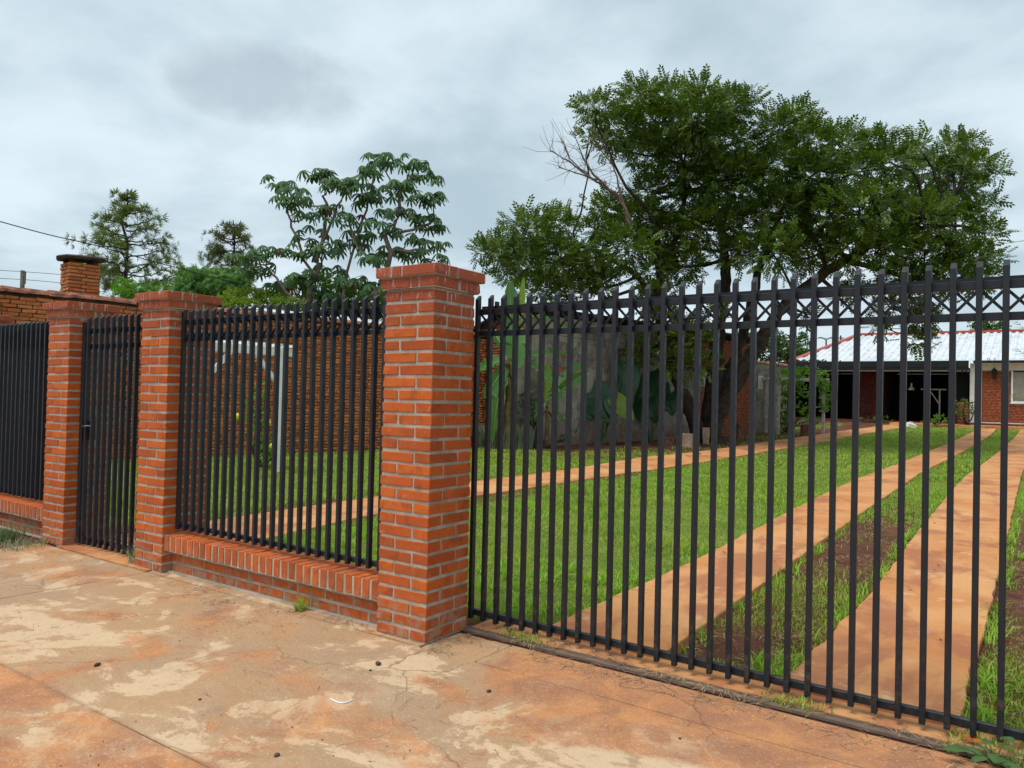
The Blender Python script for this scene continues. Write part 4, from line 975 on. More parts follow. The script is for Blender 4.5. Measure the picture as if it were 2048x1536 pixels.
# ------------------------------------------------------------------ yard plants
def blade_leaf(L, W, n=9, droop=.35, fold=.22, split=True, tipw=.05):
    """long paddle leaf along +X with a folded midrib, arching down; fine side veins as ripples"""
    V = []; T = []; m_ = (-1, -.55, 0, .55, 1)
    for i in range(n+1):
        s_ = i/n; w__ = W/2*(min(1., (s_/.22)**.6)*min(1., ((1-s_)/.30)**.55) if 0 < i < n else .05)
        x_ = L*(s_-.12*abs(droop)*s_*s_); z_ = -droop*L*s_*s_; jg = [(random.uniform(.80, 1.06) if random.random() > .14 else .5) if split else 1. for _ in (0, 1)]
        for sg in m_:
            jag = jg[0 if sg < 0 else 1] if abs(sg) == 1 else 1.
            V.append((x_+abs(sg)*.10*W, sg*w__*jag, z_+abs(sg)*w__*fold*(1.-.35*abs(sg))+(.014*L*(i % 2)*abs(sg) if split else 0)))
    for i in range(n):
        for j in range(4): a = i*5+j; T += [(a, a+1, a+6), (a, a+6, a+5)]
    return np.array(V), np.array(T)
def place_leaf(root, tmpl, mat, p, axis, up, s=1., label=None, name='leaf'):
    o = obj(name, tri_mesh(name, tmpl[0], tmpl[1], mat, False), root)
    o.matrix_basis = Matrix.Translation(Vector(p)) @ orient(axis, up).to_4x4() @ Matrix.Scale(s, 4)
    if label: o['label'] = label
    return o
def gpD(px, D):                                             # ground point in a pixel column at depth D
    p = at(px, 880, D)
    for _ in range(20):
        c = proj((p[0], p[1], float(gz(p[1])))); p = at(px, c[1], D); p[2] = float(gz(p[1]))
    return p
def wallD(px, gap): 
    u_, z_ = wall_u(px, 800, GP0); return depth(np.array(GP0)+WD*u_+WN*gap)
CR, CU, CF = RW[:, 0], np.array([0, 0, 1.]), np.array([RW[0, 2], RW[1, 2], 0.])
def banana(label, bx, by, stem_top, leaves, r=.12, off=0.):
    D = wallD(bx, by); base = gpD(bx, D); k = D/FPX; root = empty('banana_plant', tuple(base), label, 'banana plant', 'banana plants by the grey building')
    h = Vector(at(bx+stem_top[0], stem_top[1], D)-base); mb = MB(); limb(mb, [(0, 0, -.02), h*.5+Vector((.03, 0, 0)), h], r, r*.55, 9, .2, 4); mb.build('stem', M_BTRUNK, root, True)
    mb = MB()
    for j in range(6):
        a = j*1.1; limb(mb, [h*.9, h*.75+Vector((math.cos(a)*.25, math.sin(a)*.25, -.1)), h*random.uniform(.25, .5)+Vector((math.cos(a)*.28, math.sin(a)*.28, 0))], .03, .008, 4, .6, 3)
    o = mb.build('dry_sheaths', M_STUMP, root); o['kind'] = 'stuff'
    for (x0, y0, x1, y1, W, dd, droop, young) in leaves:          # leaf from pixel to pixel, width in pixels
        p0 = at(x0, y0, D)-base; p1 = at(x1, y1, D+dd)-base; L = np.linalg.norm(p1-p0)*1.04
        mb = MB(); limb(mb, [h, (h+Vector(p0))/2+Vector((0, 0, .05)), p0], .03, .018, 5, .2, 3); mb.build('petiole', M_BTRUNK, root)
        ax = _u(p1-p0); upv = _u(-CF*random.uniform(.35, .9)+CU*random.uniform(.5, 1.)+CR*random.uniform(-.9, .9)) if not young else _u(-CF+CR*.4)
        axis = ax+np.array([0, 0, droop*.55])
        lf = place_leaf(root, blade_leaf(L, W*k*.86, 26, droop, .42, True), M_LBANY if young else M_LBAN, p0, axis, upv)
        mb = MB(); mb.tube([(L*(s_-.12*abs(droop)*s_*s_), 0, -droop*L*s_*s_+.008) for s_ in np.linspace(0, .98, 9)], [.018-.014*s_ for s_ in np.linspace(0, 1, 9)], 5); mb.build('midrib', M_RIB, lf)
    return root
banana('tall banana plant with broad leaves rising above the sliding gate', 1012, 1.0, (4, 728), [
  (1022, 722, 1022, 568, 46, .2, .05, 0), (1030, 715, 1048, 560, 20, .3, .03, 1), (1020, 735, 968, 862, 52, -.5, .35, 0), (1010, 722, 950, 740, 44, .3, .30, 0), (1035, 655, 1034, 728, 60, -.4, .1, 0),
  (1030, 715, 1120, 770, 40, -.3, .30, 0), (1060, 632, 1150, 660, 36, .4, .20, 0), (1010, 730, 985, 790, 40, -.6, .3, 0), (1025, 722, 1140, 700, 34, .6, .25, 0), (1015, 715, 985, 655, 30, .4, .15, 0)])
banana('smaller banana plant with one pale upright leaf against the grey plaster', 1092, .9, (2, 812), [
  (1092, 812, 1096, 726, 22, .1, .04, 1), (1096, 812, 1150, 868, 30, -.4, .30, 0), (1094, 800, 1180, 755, 30, -.2, .25, 0), (1090, 812, 1050, 792, 28, .2, .35, 0), (1096, 795, 1168, 715, 30, .3, .22, 0), (1092, 806, 1060, 850, 22, -.3, .3, 0)], .07)
def heart(L, W, n=10, droop=.25):
    V = []; T = []; m_ = (-1, -.7, -.35, 0, .35, .7, 1)
    for i in range(n+1):
        s_ = i/n; w__ = W/2*(math.sin(math.pi*min(1., .22+.78*s_))**.8) if i < n else 0.; x_ = L*(s_-.08); z_ = -droop*L*s_*s_
        for sg in m_: V.append((x_-(abs(sg)**1.5)*.26*L*(1-s_), sg*w__, z_-abs(sg)*w__*.20+.010*L*math.sin(i*1.9+abs(sg)*5)))
    for i in range(n):
        for j in range(6): a = i*7+j; T += [(a, a+1, a+8), (a, a+8, a+7)]
    return np.array(V), np.array(T)
def elephant(label, bx, by, leaves):
    D = wallD(bx, by); base = gpD(bx, D); k = D/FPX; root = empty('elephant_ear_plant', tuple(base), label, 'plant', 'elephant ear plants by the grey building')
    for (x0, y0, x1, y1, W, dd, lit) in leaves:
        p0 = at(x0, y0, D+dd)-base; p1 = at(x1, y1, D+dd-.3)-base; L = np.linalg.norm(p1-p0)*1.15
        mb = MB(); limb(mb, [(random.gauss(0, .05), random.gauss(0, .05), 0), Vector(p0)*.55+Vector((0, 0, .12)), p0], .028, .014, 5, .3, 4); mb.build('petiole', M_LWEED, root, True)
        place_leaf(root, heart(L, W*k), M_LYEL if lit else M_LEAR, p0, _u(p1-p0)+np.array([0, 0, .15]), _u(-CF*.8+CU*.55+CR*random.uniform(-.3, .3)))  # lit leaf: the light on it is put into a brighter yellow-green colour
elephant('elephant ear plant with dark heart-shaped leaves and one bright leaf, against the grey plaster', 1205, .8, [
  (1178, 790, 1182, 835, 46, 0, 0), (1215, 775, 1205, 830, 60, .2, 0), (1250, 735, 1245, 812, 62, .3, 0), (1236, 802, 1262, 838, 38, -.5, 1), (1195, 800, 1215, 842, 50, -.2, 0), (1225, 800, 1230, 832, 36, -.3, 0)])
elephant('elephant ear plant with dark hanging leaves close to the trunks of the spreading tree', 1302, .8, [
  (1285, 760, 1282, 822, 58, 0, 0), (1320, 780, 1318, 840, 52, .2, 0), (1300, 750, 1298, 800, 46, .3, 0), (1340, 790, 1345, 826, 40, .3, 0), (1290, 800, 1280, 838, 44, -.2, 0)])
def blades(name, P_, h, w, mat, lean=.35, curl=.35, parent=None, origin=(0, 0, 0), kind='stuff', nseg=2):
    n = len(P_); a = rng.random(n)*2*math.pi; d = np.stack([np.cos(a), np.sin(a), np.zeros(n)], 1); s_ = np.stack([-np.sin(a), np.cos(a), np.zeros(n)], 1)
    h = h*rng.uniform(.55, 1.25, n); w = w*rng.uniform(.7, 1.2, n); ln_ = np.abs(rng.normal(0, lean, n))+.08; P_ = P_-np.array(origin)
    up_ = np.array([0, 0, 1.]); mid = P_+up_*(h*.58)[:, None]+d*(h*ln_*.45)[:, None]; tip = P_+up_*(h*(1-.35*curl*ln_))[:, None]+d*(h*ln_*1.25)[:, None]
    V = np.stack([P_-s_*w[:, None]/2, P_+s_*w[:, None]/2, mid+s_*w[:, None]*.40, mid-s_*w[:, None]*.40, tip], 1)
    T = np.array([(0, 1, 2), (0, 2, 3), (3, 2, 4)])[None]+np.arange(n)[:, None, None]*5
    o = obj(name, tri_mesh(name, V.reshape(-1, 3), T.reshape(-1, 3), mat), parent)
    if kind: o['kind'] = kind
    return o
def tuft(name, label, cat, c, n, rad_, h, w, mat, group=None, lean=.5):
    root = empty(name, tuple(c), label, cat, group); a = rng.random(n)*2*math.pi; r = rad_*np.sqrt(rng.random(n)); P_ = np.stack([r*np.cos(a), r*np.sin(a), np.zeros(n)], 1)
    blades('leaves', P_, h, w, mat, lean, .5, root)
    return root
for i, (px, py) in enumerate(((960, 893), (985, 897), (1012, 899), (1034, 898), (1052, 896), (1062, 892))):
    tuft('lavender_tuft', 'grey-green lavender-like tuft at the foot of the tall banana plant', 'plant', gp(px, py), 260, .20, .62, .026, M_LAV, 'lavender-like tufts under the banana plants', .22)
# lemon shrub by the wall with its fruit
LB = gp(516, 935); LD = depth(LB)
lem = empty('lemon_shrub', tuple(LB), 'small lemon shrub with yellow fruit growing beside the white pergola post', 'shrub')
lk_ = LD/FPX; lcl = []
for (px, py, r) in ((508, 800, 13), (520, 830, 12), (527, 790, 10), (512, 870, 14), (530, 905, 16), (545, 880, 12), (500, 830, 8), (480, 835, 8), (535, 925, 12), (555, 900, 14), (520, 770, 7), (525, 850, 10)): lcl.append((at(px, py, LD+random.uniform(-.3, .3))-LB, (r*lk_,)*3))
mb = MB()
for c, r in lcl: limb(mb, [(0, 0, 0), Vector(c)*.55+Vector((random.gauss(0, .05), random.gauss(0, .05), 0)), c], .02, .006, 5, .5, 3)
o = mb.build('stems', M_BARK, lem); o['kind'] = 'stuff'
clump_leaves(lcl, 150, SPRIG, .15, 'leaves', M_LVINE, lem, (0, 0, 0), .1, .1, .2)
for (px, py) in ((538, 845), (536, 897), (475, 833), (543, 893)):
    c = at(px, py, LD-.25)-LB; mb = MB(); mb.lathe([(.008, .062), (.03, .045), (.042, .0), (.032, -.042), (.012, -.058)], 10, tuple(c)); mb.build('lemon', M_LEMON, lem, True)
# white pergola
PX = -8.39; pb_ = gp(553, 944); PX = pb_[0]
pt = onx(561, 706, PX); pl_ = onx(412, 697, PX); pr_ = onx(585, 711, PX); pl0 = onx(402, 800, PX)
pgo = empty('white_pergola', tuple(pb_), 'white timber frame with braced posts standing before the rough brick wall', 'pergola')
def rel(p, o=pb_): return Vector(np.array(p)-o)
ztop = pt[2]-.04; yl = pl0[1]; yb = pb_[1]
for yy in (yb, yl):
    mb = MB(); mb.bar((0, yy-yb, 0), (0, yy-yb, ztop), .075); mb.build('post', M_WHITE, pgo)
mb = MB(); mb.bar((0, pl_[1]-yb-.5, ztop+.06), (0, pr_[1]-yb, ztop+.06), .08, .14); mb.build('beam', M_WHITE, pgo)
for yy, sg in ((yb, -1), (yl, 1)):
    mb = MB(); mb.bar((0, yy-yb, ztop-.55), (0, yy-yb+sg*.52, ztop), .06, .07); mb.build('brace', M_WHITE, pgo)
n = 7
for i in range(n):
    yy = pl_[1]-.3+(pr_[1]-pl_[1]+.2)*i/(n-1)
    mb = MB(); mb.bar((-.62, yy-yb, ztop+.165), (.22, yy-yb, ztop+.165), .055, .05); mb.build('rafter', M_WHITE, pgo)
# garden arbour with a climbing vine
AB = gp(1556, 868); AD = depth(AB)
arb = empty('garden_arbour', tuple(AB), 'weathered white garden arbour overgrown by a bright green vine', 'arbour')
A1, A2, A3 = gp(1532, 865), gp(1646, 868), None
pts_ = {'a': np.array([0, 0, 0.]), 'b': A2-AB, 'c': A1-AB, 'd': A1-AB+A2-AB}
at_ = at(1600, 758, AD)[2]-AB[2]
for p in pts_.values(): p[2] = p[2]
for k_, p in pts_.items():
    mb = MB(); mb.bar((p[0], p[1], -.05), (p[0], p[1], at_), .10); mb.build('post', M_GREYPAINT, arb)
for a, b_ in (('a', 'b'), ('c', 'd'), ('a', 'c'), ('b', 'd')):
    pa, pb2 = Vector(pts_[a]), Vector(pts_[b_]); pa.z = pb2.z = at_; e = (pb2-pa).normalized()*.22
    mb = MB(); mb.bar(pa-e, pb2+e, .07, .12); mb.build('beam', M_GREYPAINT, arb)
for a, b_ in (('a', 'c'), ('b', 'd')):
    for zz in (.55, 1.1):
        pa, pb2 = Vector(pts_[a]), Vector(pts_[b_]); pa.z = pb2.z = zz; mb = MB(); mb.bar(pa, pb2, .05, .06); mb.build('cross_rail', M_GREYPAINT, arb)
for a in 'ab':
    for zz in (.95, 1.45):
        p = pts_[a]; mb = MB(); mb.bar((p[0]-.16, p[1], zz), (p[0]+.16, p[1], zz), .05, .06); mb.build('bracket', M_GREYPAINT, arb)
vb = gp(1572, 866); vn = empty('climbing_vine', tuple(vb), 'bright green climbing vine covering the garden arbour', 'vine')
vcl = []
for (px, py, r) in ((1565, 752, 13), (1585, 748, 12), (1605, 746, 12), (1625, 750, 13), (1645, 757, 13), (1652, 775, 11), (1655, 795, 11), (1650, 810, 8), (1570, 775, 13), (1568, 800, 14), (1572, 830, 13), (1570, 855, 12), (1580, 790, 10), (1600, 775, 9), (1610, 785, 8), (1600, 815, 9), (1612, 822, 7), (1590, 765, 10), (1562, 840, 9), (1575, 815, 11), (1655, 820, 5), (1640, 765, 9)): vcl.append((at(px, py, AD+(random.uniform(.35, .9) if px < 1590 and py > 762 else random.uniform(-.3, .5)))-vb, (r*AD/FPX,)*3))
mb = MB()
for c, r in vcl[::2]: limb(mb, [(random.gauss(0, .08), 0, 0), Vector(c)*.6+Vector((random.gauss(0, .1), 0, 0)), c], .02, .008, 5, .7, 3)
o = mb.build('stems', M_BARK, vn); o['kind'] = 'stuff'
clump_leaves(vcl, 48, SPRIG, .26, 'leaves', M_LVINE, vn, (0, 0, 0), .1, .1, .25)
bush('leafy_shrub', 'dark leafy shrub growing against the stained grey garden wall', 'shrub', depth(gp(1530, 862)), [(1518, 848, 10, 12), (1530, 835, 8, 12), (1525, 815, 6, 9), (1512, 856, 8, 6)], SPRIG, .2, 60, M_LMID, None, 862)
bush('leafy_shrub', 'shrub in the shade behind the arbour opening', 'shrub', depth(gp(1612, 858)), [(1605, 845, 14, 10), (1625, 842, 10, 10), (1590, 848, 8, 8), (1640, 842, 8, 6)], SPRIG, .22, 60, M_LMID, None, 858)

# ------------------------------------------------------------------ lawn and ground cover
_ph = rng.random((24, 3))*6.28; _fr = rng.normal(0, 1, (24, 2))
def vnoise(x, y, sc):                                        # cheap smooth noise, about -1..1
    s_ = 0
    for i in range(24): s_ = s_+np.sin(sc*(_fr[i, 0]*x+_fr[i, 1]*y)+_ph[i, 0])
    return s_/5.
def cover(x, y):
    """probability of grass at a ground point"""
    d = np.zeros_like(x); l1, r1, l2, r2, l3, r3 = p1L(y), p1R(y), s2L(y), s2R(y), s3L(y), s3R(y)
    nz = vnoise(x, y, 1.6); nz2 = vnoise(x+9, y-4, 5.)
    lawn = (x > r1+.02) & (x < l2-.015); d = np.where(lawn, 1.0, d)
    d = np.where(lawn & (y < 1.6) & (nz2 > .8), .45, d)
    mid = (x > r2+.02) & (x < l3-.02)
    bare = np.exp(-((y-1.10)/.30)**2)*(x < r2+.40)*1.4+np.exp(-((y-5.2)/2.3)**4)*1.0
    d = np.where(mid, np.clip(1.0-bare+.30*nz2, .03, 1), d)
    rt = x > r3+.02; d = np.where(rt, np.clip(1.-np.clip((y-1.3)/1.2, 0, .93)*np.clip((16-y)/6, 0, 1)+.28*nz2, .04, 1), d)
    lf = x < l1-.02; shade = np.exp(-(((x+7.3)/2.6)**2+((y-21)/5.5)**2))+np.clip((y-13.2)/2., 0, 1)*(x < -7.2)
    wallx = -11.45+.214*(y-9.65); d = np.where(lf, np.clip(.85+.25*nz2-1.1*shade, .02, 1), d)
    d = np.where(x < wallx+.15, 0, d)
    return np.where((y < .66) | (y > 36.9), 0, d)
GP_, GH, GW = [], [], []
for (y0, y1, x0, x1, n, h, w) in ((.66, 3., -4.2, 3.7, 95000, .042, .0042), (3, 7, -5., 4.2, 78000, .048, .0065), (7, 14, -5.2, 4.6, 60000, .055, .011), (14, 37, -6., 4.8, 60000, .065, .022), (1., 9., -12.2, -4.2, 70000, .06, .010), (9, 16, -11.2, -4.6, 40000, .06, .013), (16, 36.5, -9., -4.8, 14000, .07, .02)):
    x = rng.uniform(x0, x1, n); y = rng.uniform(y0, y1, n)
    if x1 <= -4.2: k = x < p1L(y)
    else: k = x > p1R(y)
    k &= rng.random(n) < cover(x, y); x, y = x[k], y[k]
    GP_.append(np.stack([x, y, gz(y)-.012], 1)); q = .72+.6*np.clip(vnoise(x, y, 2.3), -.5, 1.2); GH.append(h*q); GW.append(np.full(len(x), w))
GP_ = np.vstack(GP_); GH = np.concatenate(GH); GW = np.concatenate(GW)
o = blades('lawn_grass', GP_, GH, GW, M_GRASS, .55, .5); tag(o, 'short bright green lawn grass between the path and the driveway strips', 'grass', kind='stuff')
# coarse tussocks that stand out of the lawn
N = 2600; x = rng.uniform(-3.6, 3.6, N); y = .75+rng.random(N)**1.6*14; k = (rng.random(N) < cover(x, y)*.9) & (vnoise(x, y, 1.1) > .0); P_ = []
for xx, yy in zip(x[k], y[k]):
    m_ = 14; P_.append(np.stack([xx+rng.normal(0, .022, m_), yy+rng.normal(0, .022, m_), np.full(m_, float(gz(yy))-.01)], 1))
N = 260; y = rng.uniform(.75, 12, N); e = rng.integers(0, 4, N)
for yy, ee in zip(y, e):
    xx = (s2L(yy)-.04, s2R(yy)+.05, s3L(yy)-.05, s3R(yy)+.05)[ee]; m_ = 10
    P_.append(np.stack([xx+rng.normal(0, .03, m_), yy+rng.normal(0, .04, m_), np.full(m_, float(gz(yy))-.005)], 1))
o = blades('grass_tussocks', np.vstack(P_), .080, .0085, M_TUSS, .9, .6); tag(o, 'coarse tussocks of broad grass blades scattered in the lawn and along the strips', 'grass', kind='stuff')
# dry clippings along the gate and low wall
def straw_at(cs, n, spread, L=.055, w=.0022):
    P_, A_ = [], []
    for (cx2, cy2, s1, s2, z_) in cs:
        m_ = n; P_.append(np.stack([cx2+rng.normal(0, s1, m_), cy2+rng.normal(0, s2, m_), np.full(m_, z_)+rng.random(m_)*.008], 1))
    P_ = np.vstack(P_); m_ = len(P_); a = rng.random(m_)*6.28; l = L*rng.uniform(.4, 1.5, m_)
    d = np.stack([np.cos(a), np.sin(a), rng.normal(0, .10, m_)], 1); s_ = np.stack([-np.sin(a), np.cos(a), np.zeros(m_)], 1); b_ = rng.normal(0, .25, m_)
    A = P_-d*l[:, None]/2; Bm = P_+s_*(b_*l*.4)[:, None]+np.array([0, 0, .004]); Cc = P_+d*l[:, None]/2
    V = np.stack([A-s_*w/2, A+s_*w/2, Bm+s_*w/2, Bm-s_*w/2, Cc+s_*w/3, Cc-s_*w/3], 1); T = np.array([(0, 1, 2, 3), (3, 2, 4, 5)])[None]+np.arange(m_)[:, None, None]*6
    return V.reshape(-1, 3), T.reshape(-1, 4)
cs = [(x_, .40+random.gauss(0, .03), .10, .035, .016) for x_ in np.arange(.15, 4.2, .12) if random.random() < .62]+[(x_, .24, .16, .05, .002) for x_ in (.6, .8, 1.0, 1.25, 1.5, 2.2, 2.6)]
cs += [(-2.2, -.10, .16, .05, .003), (-1.9, -.14, .16, .06, .003), (-1.7, -.2, .14, .05, .002), (-1.15, -.06, .12, .04, .003), (-.6, -.02, .12, .03, .004), (-.8, .03, .1, .02, .004), (.05, .05, .05, .08, .002), (.08, .25, .05, .08, .002), (.12, -.03, .06, .03, .002), (-1.2, -.35, .2, .1, .002)]
V1, T1 = straw_at(cs, 34, .1, .06, .0032)
o = obj('dry_clippings', tri_mesh('dry_clippings', V1, T1, M_STRAW)); tag(o, 'dry straw-coloured grass clippings strewn along the gate track and low wall', 'clippings', kind='stuff')
cs = [(random.uniform(-3.5, 3.), random.uniform(-1.5, -.1), .3, .2, .002) for _ in range(26)]
V1, T1 = straw_at(cs, 4, .1, .06, .0028)
cs2 = []
for _ in range(170):
    yy = random.uniform(.8, 9); xx = random.choice((random.uniform(float(s2R(yy)), float(s3L(yy))), float(s3R(yy))+random.uniform(0, .7))); cs2.append((xx, yy, .07, .1, float(gz(yy))+.012))
V2, T2 = straw_at(cs2, 9, .1, .06, .004)
o = obj('dry_clippings', tri_mesh('dry_clippings', np.vstack([V1, V2]), np.vstack([T1, T2+len(V1)]), M_STRAW)); tag(o, 'loose dry grass bits scattered over the pavement and the bare soil of the driveway', 'clippings', kind='stuff')
# grit on the pavement
n = 700; gx = rng.uniform(-4.4, 3.4, n); gy = rng.uniform(-2.4, .3, n); k = vnoise(gx, gy, 1.7) > -.1; gx, gy = gx[k], gy[k]; n = len(gx)
B_ = []
for a, b_ in zip(gx, gy): s_ = random.uniform(.0008, .0028); B_.append((a-s_, a+s_, b_-s_*.8, b_+s_*.8, -.008, s_*1.1))
o = obj('grit', boxes_mesh('grit', B_, M_STONE, .0008)); tag(o, 'fine dark grit scattered over the stained pavement', 'grit', kind='stuff')
import bmesh
def pebble(px, py, r, label):
    c = gp(px, py); me = bpy.data.meshes.new('pebble'); bm = bmesh.new(); bmesh.ops.create_icosphere(bm, subdivisions=2, radius=r)
    f = (random.uniform(.9, 1.4), random.uniform(.7, 1.), random.uniform(.5, .75))
    for v in bm.verts: v.co = Vector((v.co.x*f[0], v.co.y*f[1], v.co.z*f[2]))*(1+.18*math.sin(v.co.x*240/r*.01+v.co.y*190/r*.01+px))
    bm.to_mesh(me); bm.free(); me.materials.append(M_STONE); me.polygons.foreach_set('use_smooth', [True]*len(me.polygons))
    o = obj('pebble', me, None, (c[0], c[1], r*f[2]*.8), (0, 0, random.random()*3)); tag(o, label, 'pebble', 'pebbles lying on the pavement')
pebble(194, 1332, .016, 'flat dark pebble on a pale patch of pavement below the pedestrian gate')
pebble(757, 1330, .015, 'flat dark pebble on the pavement just in front of the tall pillar')
pebble(741, 1342, .007, 'tiny black pebble beside the flat pebble before the tall pillar')
pebble(978, 1384, .013, 'squarish dark pebble on the pavement facing the start of the sliding gate')
pebble(553, 1513, .012, 'dark round pebble near the meeting of the pavement joints')
pebble(400, 1400, .006, 'tiny dark crumb lying beyond the white plastic strip')
pebble(2000-640, 1478, .006, 'tiny dark pebble on the orange-stained concrete by the gate track')
# white curved plastic strip
c0 = gp(683, 1404); mb = MB(); pts_ = [gp(661+44*t_, 1399+8.5*math.sin(math.pi*t_*.93)) for t_ in np.linspace(0, 1, 12)]
mb.tube([(p[0]-c0[0], p[1]-c0[1], .004) for p in pts_], .0035, 6); o = mb.build('plastic_strip', M_WPLASTIC, None, False, tuple(c0)); tag(o, 'small curved strip of white plastic lying on the pavement', 'plastic strip')
# fallen leaves
def fallen(px, py, L, mat, label, rz, curl=.4):
    c = gp(px, py); tm_ = blade_leaf(L, L*.5, 8, -.25*curl, .5, False); o = obj('fallen_leaf', tri_mesh('fallen_leaf', tm_[0], tm_[1], mat, True), None, (c[0], c[1], .022), (.25, .1, rz)); tag(o, label, 'leaf', 'fallen leaves by the gate')
fallen(1918, 1481, .085, M_ORLEAF, 'bright orange fallen leaf beside the broad-leaved weed', -.3)
fallen(1004, 1258, .09, M_BRLEAF, 'curled brown fallen leaf under the first bars of the sliding gate', .4, 1.5)
fallen(1020, 1266, .07, M_BRLEAF, 'small rust-brown fallen leaf next to the curled brown leaf', -.9, 1.2)
fallen(1886, 1379, .05, M_BRLEAF, 'small dark red leaf lying on the driveway strip', .8, .6)
# dry leaf litter under the tree and on the strips
n = 260; lx_ = np.concatenate([rng.normal(-6.6, 1.8, 200), rng.uniform(.2, 3.4, 60)]); ly_ = np.concatenate([rng.normal(19.5, 3.5, 200), rng.uniform(.7, 8., 60)])
kt = template([kite((0, 0, 0), (1, 0, .12), (0, 0, 1), 1., .42)]); sz = np.where(ly_ > 10, rng.uniform(.06, .13, n), rng.uniform(.02, .045, n))
scatter('leaf_litter', kt[0], kt[1], np.stack([lx_, ly_, gz(ly_)+.036], 1), np.stack([rng.normal(0, 1, n), rng.normal(0, 1, n), rng.normal(0, .15, n)], 1), np.array([0, 0, 1.])+rng.normal(0, .25, (n, 3)), sz, M_BRLEAF)
tag(bpy.data.objects['leaf_litter'], 'dry brown leaf litter under the spreading tree and on the driveway', 'leaves', kind='stuff')
# weeds
tuft('grass_tuft', 'small green grass tuft at the foot of the low wall coping', 'grass tuft', gp(600, 1222), 70, .035, .095, .005, M_GRASS, None, .9)
tuft('grass_tuft', 'dry weedy tuft at the foot of the pillar beside the pedestrian gate', 'grass tuft', gp(272, 1128), 90, .06, .16, .005, M_LAV, None, .5)
tuft('grass_tuft', 'grey-green weeds on the bare patch beside the pavement edge', 'grass tuft', gp(12, 1080), 160, .16, .15, .006, M_LWEED, None, .7)
tuft('grass_tuft', 'low dry weeds spreading along the bare ground below the low wall', 'grass tuft', gp(40, 1094), 160, .20, .07, .006, M_LAV, None, .9)
wd = gp(1988, 1532); wr = empty('broad_leaved_weed', tuple(wd), 'dusty green broad-leaved weed growing beside the gate track', 'weed')
for i in range(13):
    a = i*2.4; rr = .02+.010*i; p = (math.cos(a)*rr, math.sin(a)*rr, .03+.05*random.random())
    mb = MB(); mb.tube([(0, 0, 0), (p[0]*.6, p[1]*.6, p[2]*.8), p], .0022, 5); mb.build('stem', M_LWEED, wr)
    place_leaf(wr, heart(.065, .05, 6, .3), M_LWEED, p, (math.cos(a), math.sin(a), .15), (random.gauss(0, .2), random.gauss(0, .2), 1.))
P_ = np.stack([rng.uniform(2.6, 3.6, 420), rng.uniform(.30, .62, 420), np.full(420, 0.)], 1); o = blades('grass_fringe', P_, .06, .006, M_GRASS, .9, .5); tag(o, 'green grass creeping over the gate track', 'grass', kind='stuff')
P_ = np.vstack([np.stack([rng.normal(cx2, .07, 60), rng.normal(.42, .03, 60), np.full(60, .01)], 1) for cx2 in (.35, .45, 1.9, 2.0)]); o = blades('grass_fringe', P_, .04, .005, M_GRASS, .9, .5); tag(o, 'short grass sprouting under the bottom rail of the sliding gate', 'grass', kind='stuff')
# bed along the grey building, bushes near the house
bush('leafy_shrub', 'low dark shrub between the two banana plants', 'shrub', wallD(1060, .7), [(1045, 800, 10, 12), (1060, 790, 10, 10), (1052, 830, 9, 22), (1065, 815, 8, 14), (1130, 880, 8, 8), (1145, 870, 8, 10)], SPRIG, .16, 70, M_LEAR, None, 890)
hd = depth(gp(1870, 850))
bush('leafy_shrub', 'small shrub with red stems beside the white house corner', 'shrub', depth(gp(1922, 853)), [(1925, 825, 11, 9), (1940, 815, 9, 8), (1915, 812, 7, 7), (1930, 805, 8, 5), (1948, 822, 6, 6)], SPRIG, .26, 34, M_LMID, None, 853)
bush('leafy_shrub', 'low light green plants at the edge of the carport floor', 'shrub', depth(gp(1868, 853)), [(1865, 848, 9, 7), (1880, 840, 10, 7), (1850, 846, 7, 6), (1895, 835, 8, 6), (1870, 838, 6, 6)], SPRIG, .22, 34, M_LVINE, None, 853)
bush('leafy_shrub', 'low plants sprouting before the dark red brick pier', 'shrub', depth(gp(1750, 845)), [(1740, 838, 12, 4), (1760, 836, 12, 4), (1775, 840, 8, 3), (1722, 840, 8, 3)], SPRIG, .2, 30, M_LMID, None, 845)
# palm at the edge of the driveway: only frond tips reach into view
pbase = gp(2200, 872); PD = depth(pbase); palm = empty('young_palm', tuple(pbase), 'young palm whose yellow-green fronds arch in beside the window', 'palm')
mb = MB(); limb(mb, [(0, 0, 0), (0, 0, .5), (.05, 0, 1.0)], .14, .09, 8, .2, 3); mb.build('stem', M_BTRUNK, palm, True)
for (x1, y1, sag) in ((2022, 790, .5), (2024, 860, .55), (2036, 700, .25), (2034, 645, .15), (2060, 760, .4), (2260, 640, .2), (2340, 720, .4), (2300, 820, .5), (2180, 640, .2)):
    s0 = np.array([.05, 0, 1.0]); e = at(x1, y1, PD+random.uniform(-.6, .6))-pbase; top_ = (s0+e)/2+np.array([0, 0, sag]); mb = MB()
    p_, _ = limb(mb, [s0, top_, e], .018, .004, 5, .1, 10)
    for i, q in enumerate(p_[4:]):
        f = (i+4)/len(p_); d = (p_[min(i+5, len(p_)-1)]-p_[i+3]).normalized(); sd = d.cross(Vector((0, 0, 1))).normalized(); L = .42*(1-.6*f)+.12
        for sg in (-1, 1):
            tp_ = q+(d*.7+sd*sg*.8-Vector((0, 0, .25))).normalized()*L; w2 = d*.022
            mb.add([q-w2, q+w2, tp_], [(0, 1, 2)])
    mb.build('frond', M_LYEL, palm)

